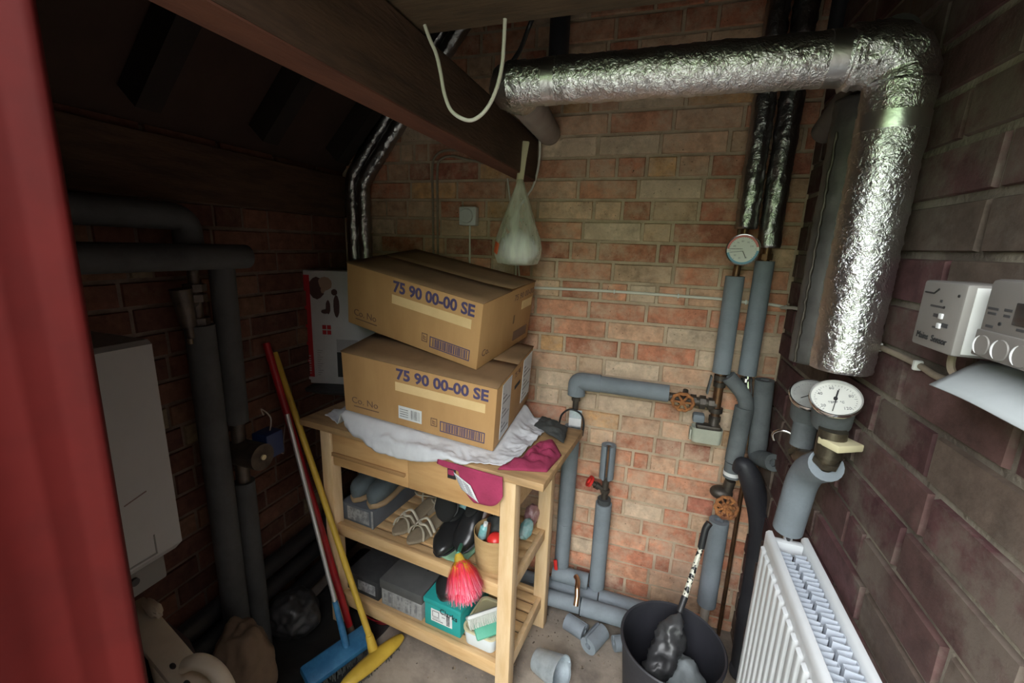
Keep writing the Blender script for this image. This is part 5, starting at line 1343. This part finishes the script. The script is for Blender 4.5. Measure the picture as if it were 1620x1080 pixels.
sleeve('vertical_sleeve', pA, [V((XQ, yA, zv2)), V((XQ, yA, .02))], .040, M['dark_foam'])
pB = thing('charcoal_lagged_pipe', 'charcoal foam lagged pipe turning down the low wall beside the circulating pump', 'pipe', (XQ, yB2, .3))
sleeve('horizontal_sleeve', pB, fillet([V((XQ+.05, YF+.05, zB+.005)), V((XQ+.05, yB2+.055, zB))], .04), .037, M['dark_foam'])
zpu = onX(372, 668, XQ).z; zpd = onX(378, 765, XQ).z
sleeve('vertical_sleeve', pB, [V((XQ+.01, yB2, zB-.02)), V((XQ, yB2, zpu))], .036, M['dark_foam'])
sleeve('lower_sleeve', pB, [V((XQ, yB2, zpd)), V((XQ, yB2, .02))], .034, M['dark_foam'])
pc_ = V((XQ+.02, yB2, (zpu+zpd)/2))
pm = thing('circulating_pump', 'dark circulating pump with a blue terminal box on the charcoal pipe', 'pump', pc_)
bm = nbm(); cyl(bm, V((XQ, yB2, zpu+.005)), V((XQ, yB2, zpd-.005)), .022, 16); cyl(bm, V((XQ-.02, yB2, pc_.z)), V((XQ+.10, yB2-.0, pc_.z)), .045, 28); put('body', bm, M['gunmetal'], pm, local=False)
bm = nbm(); cyl(bm, V((XQ+.10, yB2, pc_.z)), V((XQ+.106, yB2, pc_.z)), .009, 16); part(put('name_disc', bm, M['tubcream'], pm, local=False), 'pale round centre screw')
bm = nbm(); bx(bm, XQ+.02, XQ+.09, yB2+.03, yB2+.10, pc_.z-.03, pc_.z+.06, .006); part(put('terminal_box', bm, M['pumpblue'], pm, local=False), 'blue terminal box')
bm = nbm(); tb_ = V((XQ+.06, yB2+.07, pc_.z+.055)); tube(bm, smooth_path([tb_, tb_+V((0, .01, .05)), tb_+V((-.01, -.015, .09)), tb_+V((-.02, .0, .06))]), .0025, 6); tb2 = V((XQ+.06, yB2+.09, pc_.z-.02)); tube(bm, smooth_path([tb2, tb2+V((0, .03, -.03)), tb2+V((-.05, .08, -.01)), tb2+V((-.1, .14, .02))]), .0025, 6); put('wires', bm, M['plaster'], pm, local=False)

# boiler
XBF = XL+.30
btr, bbr = onX(245, 536, XBF), onX(283, 858, XBF); byf = (btr.y+bbr.y)/2; bzt = btr.z; bzb = bbr.z
bo = thing('wall_boiler', 'white wall hung boiler beside the red door frame', 'boiler', (XL, byf-.2, bzb))
bm = nbm(); prism(bm, [(XL+.012, bzb-.03), (XBF-.03, bzb-.03), (XBF, bzb+.0), (XBF, bzt-.01), (XBF-.012, bzt), (XL+.012, bzt)], byf-.40, byf); put('case', bm, M['boilerwhite'], bo, local=False, ang=30)
bm = nbm(); bx(bm, XL+.02, XBF-.035, byf-.38, byf-.025, bzb-.10, bzb-.028, .006); put('control_tray', bm, M['boilergrey'], bo, local=False)
bm = nbm(); cyl(bm, V((XBF-.036, byf-.10, bzb-.055)), V((XBF-.028, byf-.10, bzb-.055)), .010, 16); put('knob', bm, M['inkblack'], bo, local=False)
bm = nbm(); bx(bm, XBF-.001, XBF+.0012, byf-.062, byf-.059, bzb+.01, bzb+.06); bx(bm, XBF-.001, XBF+.0012, byf-.12, byf-.059, bzb+.006, bzb+.01); put('panel_gap', bm, M['boilergrey'], bo, smooth=False, local=False)
bm = nbm(); box(bm, (XBF, byf-.085, bzb+.175), (.0015, .05, .003), RX(.25)); put('scratch', bm, M['mauve'], bo, smooth=False, local=False)
bm = nbm(); cyl(bm, V((XL+.15, byf-.2, bzt)), V((XL+.15, byf-.2, bzt+.10)), .05, 24); cyl(bm, V((XL+.12, byf-.09, bzb-.03)), V((XL+.12, byf-.09, .02)), .011, 10); cyl(bm, V((XL+.12, byf-.2, bzb-.03)), V((XL+.12, byf-.2, .02)), .011, 10); put('flue_and_pipes', bm, M['blackplastic'], bo, local=False)
# black pipes along the foot of the low wall
for k, (zz, xx, lab) in enumerate(((.27, XL+.045, 'black pipe along the low wall, highest of the three'), (.17, XL+.045, 'black pipe along the low wall, middle of the three'), (.045, XL+.045, 'black pipe along the low wall, lying on the floor'))):
    t = thing('black_pipe', lab, 'pipe', (xx, 1.0, zz), None, 'black pipes at the foot of the low wall')
    bm = nbm(); cyl(bm, V((xx, YF+.03, zz)), V((xx, YB-.02, zz)), .034, 20); put('pipe', bm, M['blackplastic'], t, local=False)
    if k < 2:
        for yy in (.5, 1.6):
            bm = nbm(); bx(bm, XL+.004, xx+.02, yy-.012, yy+.012, zz-.052, zz-.038, .002); put('bracket', bm, M['gunmetal'], t, local=False)
# dusty black sheet added to darken the floor by the low wall
M['sheetblack'] = mat('dusty floor darkening sheet', (.010, .010, .010), .6, col2=(.05, .048, .045), scale=7, bump=.4, bscale=25, mixlo=.56, mixhi=.8)
bm = nbm(); grid(bm, lambda s_, t_: V((XL+.10+.40*s_+.03*nz((t_*5, 0, 2)), .62+1.0*t_+.02*nz((s_*5, 1, 4)), .004+.010*abs(nz((s_*7, t_*16, 1)))+.006*abs(nz((s_*20, t_*40, 3))))), 30, 60)
tag(put('added_dark_sheet', bm, M['sheetblack'], None, ang=180, solid=.0015), 'dusty black sheet added to darken the floor along the low wall', 'sheet')
# sacks
def sack(name, label, c, r, s, m, seed, cat):
    bm = nbm(); ball(bm, c, r, s, 5, None, lambda q: .16*nz(q+V((seed, 0, 0)), 1.6)+.09*nz(q+V((0, seed, 0)), 4)+.035*abs(nz(q, 9)))
    zmin = min(v.co.z for v in bm.verts)
    for v in bm.verts: v.co.z = max(v.co.z-zmin-.02, .002)
    return tag(put(name, bm, m, None, ang=180), label, cat)
q = onZ(374, 1040, .24); sack('paper_sack', 'crumpled brown paper sack on the floor below the boiler', (q.x+.02, q.y, .20), .105, (.95, .85, 1.75), M['sack'], 3, 'sack')
q = onZ(474, 972, .08); sack('rubbish_bag', 'dark grey plastic rubbish bag on the floor behind the brooms', (q.x-.03, q.y+.0, .10), .105, (.95, .9, .85), M['darkbag'], 8, 'bag')

# cream plastic garden chair pieces near the doorway
q0, q1 = onZ(212, 968, .52), onZ(330, 1110, .43)
cc = thing('garden_chair', 'cream plastic garden chair tipped against the wall beside the red door frame', 'chair', (q0.x, q0.y, 0))
dq = (q1-q0).normalized(); sq = dq.cross(V((0, 0, 1))).normalized(); uq = sq.cross(dq)
Rq = Matrix((dq, sq, uq)).transposed()
bm = nbm(); Lq = (q1-q0).length
box(bm, (q0+q1)/2+sq*.0, (Lq+.06, .075, .022), Rq, .010); put('back_rail', bm, M['cream'], cc, local=False)
bm = nbm()
for k in (.62, .80): ball(bm, q0.lerp(q1, k)+uq*.008+sq*.012, .009, (1.3, .8, .8), 2, Rq)
put('rail_hole', bm, M['inkblack'], cc, local=False)
w = [onZ(292, 1052, .50), onZ(310, 1046, .51), onZ(330, 1052, .50), onZ(347, 1068, .48), onZ(362, 1098, .44), onZ(372, 1150, .36)]
bm = nbm(); tube(bm, smooth_path(w), .021, 16, flat=.75); put('armrest', bm, M['cream'], cc, local=False)
bm = nbm(); tube(bm, [q1+V((0, 0, -.01)), V((q1.x+.02, q1.y+.03, 0))], [.020, .014], 12); put('leg', bm, M['cream'], cc, local=False)
bm = nbm(); tube(bm, [w[-1], V((w[-1].x+.01, w[-1].y, 0))], [.020, .014], 12); put('leg', bm, M['cream'], cc, local=False)
bm = nbm(); tube(bm, [q0+V((.01, .02, -.01)), V((q0.x+.05, q0.y+.02, 0))], [.020, .014], 12); put('leg', bm, M['cream'], cc, local=False)
bm = nbm(); e_ = onZ(232, 968, .53); ball(bm, e_+V((0, .015, 0)), .03, (1.4, .55, .4), 3, Rq, lambda p: .3*nz(p, 3)); put('cracked_edge', bm, M['cream'], cc, local=False)
# mauve card panel beyond it
m0, m1, m2, m3 = onZ(240, 972, .40), onZ(300, 1012, .40), onZ(318, 1050, .34), onZ(262, 1040, .34)
mv = thing('mauve_carton', 'mauve brown cardboard carton standing behind the cream chair rail', 'box', (m0.x, m0.y, 0))
bm = nbm(); vs = [bm.verts.new(p) for p in (m0, m1, m2, m3)]; f_ = bm.faces.new(vs); r = bmesh.ops.extrude_face_region(bm, geom=[f_])
for v in r['geom']:
    if isinstance(v, bmesh.types.BMVert): v.co.z = .002
for v in bm.verts: v.co.x = max(v.co.x, XL+.085)
put('box_side', bm, M['mauve'], mv, smooth=False, local=False)

# ------------------------------------------------------------------ bin, pail, brush
rimz = .36
bl_, br_ = onZ(984, 1000, rimz), onZ(1140, 1012, rimz); bt_ = onZ(1060, 953, rimz)
rad_ = (br_-bl_).length/2; bc = V(((bl_.x+br_.x)/2+.004, bt_.y-rad_, 0))
bn = thing('rubber_bin', 'black rubber bin standing on the floor beside the radiator', 'bin', bc)
ri = rad_
bm = nbm(); lathe(bm, [(ri*.78, 0), (ri*.80, .01), (ri*.985, rimz-.02), (ri*1.02, rimz-.018), (ri*1.03, rimz-.004), (ri*1.01, rimz), (ri*.975, rimz-.003), (ri*.96, rimz-.02), (ri*.76, .012)], seg=56); put('body', bm, M['blackrubber'], bn)
def rag(name, label, c, r, s, m, seed, cat='cloth'):
    bm = nbm(); ball(bm, c, r, s, 4, None, lambda q: .22*nz(q+V((seed, 0, 0)), 1.8)+.12*nz(q, 4.5)+.05*abs(nz(q, 9))); return tag(put(name, bm, m, None, ang=180), label, cat)
q = onZ(1082, 1028, .20); rag('grey_rag', 'pale grey rag crumpled inside the black rubber bin', (bc.x+.045, bc.y+.005, .20), .078, (.85, .95, .95), M['greyfabric'], 2)
q = onZ(1035, 1045, .10); rag('dark_refuse', 'dark scrap in the bottom of the black rubber bin', (bc.x-.02, bc.y-.01, .095), .085, (1, .95, .75), M['sack'], 6, 'scrap')
k_top, k_a, k_b, k_c = onY(1117, 832, bc.y+.20), onY(1109, 866, bc.y+.185), onY(1083, 945, bc.y+.10), onY(1075, 968, bc.y+.07)
bs = thing('spotted_umbrella', 'furled black umbrella with a black and white spotted shaft stuck in the bin', 'umbrella', k_c)
dsh = (k_a-k_b).normalized()
bm = nbm(); tube(bm, [k_b, k_a], .009, 14); part(put('shaft', bm, M['spotted'], bs, local=False), 'black and white spotted shaft')
bm = nbm(); tube(bm, smooth_path([k_a, k_a.lerp(k_top, .4), k_top+V((0, .0, -.01)), k_top+V((.01, .005, .012))]), .0115, 14); put('handle', bm, M['blackplastic'], bs, local=False)
bm = nbm(); tube(bm, [k_c, k_b+dsh*.004], [.010, .011], 12); put('ferrule', bm, M['blackplastic'], bs, local=False)
tip = V((bc.x-.045, bc.y-.03, .22)); dn = (tip-k_c)
pts = [k_c+dn*k/8 for k in range(9)]
bm = nbm(); rads = [.010, .024, .036, .043, .046, .046, .044, .038, .02]
pp = resample(pts, .008); rl_ = [rads[min(8, int(8*i/(len(pp)-1)))]*(1-(8*i/(len(pp)-1)) % 1)+rads[min(8, int(8*i/(len(pp)-1))+1)]*((8*i/(len(pp)-1)) % 1) for i in range(len(pp))]
tube(bm, pp, rl_, 36, disp=lambda q, t: .017*nz(q, 26)+.011*nz(q, 60)+.005*nz(q, 130)); put('folded_canopy', bm, M['darkbag'], bs, local=False, ang=180)

# small zinc pail lying tipped
pq = onZ(868, 1052, .055); pdn = V((.55, -.22, .12)).normalized()
pa_ = thing('zinc_pail', 'small tipped galvanised pail on the floor beside the trolley leg', 'bucket', pq)
bm = nbm(); o0 = pq-pdn*.055
lathe(bm, [(.040, 0), (.041, .003), (.058, .11), (.0605, .111), (.0605, .115), (.057, .115), (.039, .005)], o0, pdn, 44); put('body', bm, M['galv'], pa_, local=False, ang=50)
x_, y_, d_ = frame_of(pdn)
bm = nbm(); rim = o0+pdn*.105; tube(bm, smooth_path([rim+x_*.06, rim+x_*.05-V((0, .03, .02))+pdn*.02, rim-V((0, .055, .034))+pdn*.02, rim-x_*.05-V((0, .03, .02))+pdn*.02, rim-x_*.06]), .0035, 8); put('bail_handle', bm, M['galv'], pa_, local=False)
zmin = min((pa_.matrix_basis @ v.co).z for c_ in pa_.children for v in c_.data.vertices)
pa_.location.z -= zmin-.001

bm = nbm(); rr = random.Random(21)
for i in range(260):
    px_, py_ = (rr.gauss(900, 60), rr.gauss(985, 40)) if i < 150 else (rr.uniform(640, 1000), rr.uniform(950, 1075))
    q = onZ(px_, min(py_, 1078), 0)
    if q.y > YB-.05 or q.x > XR-.05: continue
    r_ = rr.uniform(.0015, .0045) if i % 9 else rr.uniform(.005, .009)
    ball(bm, q+V((0, 0, r_*.3)), r_, (1, rr.uniform(.4, 1), rr.uniform(.2, .6)), 1, rotz(rr.random()*PI))
M['crumb'] = mat('mixed floor crumbs', (.30, .24, .17), .9, col2=(.08, .06, .045), scale=60, mixlo=.45, mixhi=.55)
tag(put('floor_debris', bm, M['crumb'], None, ang=30), 'scattered crumbs of mortar, leaf and dust on the concrete floor', 'debris', None, 'stuff')

# ------------------------------------------------------------------ light: open sky through the doorway
w = bpy.data.worlds.new('sky'); bpy.context.scene.world = w; w.use_nodes = True
nt = w.node_tree; bg_ = nt.nodes['Background']
tc = nt.nodes.new('ShaderNodeTexCoord'); sp_ = nt.nodes.new('ShaderNodeSeparateXYZ'); nt.links.new(tc.outputs['Generated'], sp_.inputs[0])
rp = nt.nodes.new('ShaderNodeValToRGB'); el_ = rp.color_ramp.elements
el_[0].position = .50; el_[0].color = (.05, .07, .035, 1)
el_[1].position = .60; el_[1].color = (.16, .23, .12, 1)
e = el_.new(.66); e.color = (.88, .91, .94, 1)
e = el_.new(1.0); e.color = (1.04, 1.05, 1.06, 1)
mr = nt.nodes.new('ShaderNodeMapRange'); mr.inputs['From Min'].default_value = -1; mr.inputs['From Max'].default_value = 1
nt.links.new(sp_.outputs['Z'], mr.inputs['Value']); nt.links.new(mr.outputs[0], rp.inputs['Fac']); nt.links.new(rp.outputs['Color'], bg_.inputs['Color'])
bg_.inputs['Strength'].default_value = 1.6

sc_ = bpy.context.scene
sc_.view_settings.view_transform = 'Standard'; sc_.view_settings.look = 'None'
sc_.view_settings.gamma = 1; sc_.view_settings.use_curve_mapping = False
sc_.view_settings.exposure = 3.15
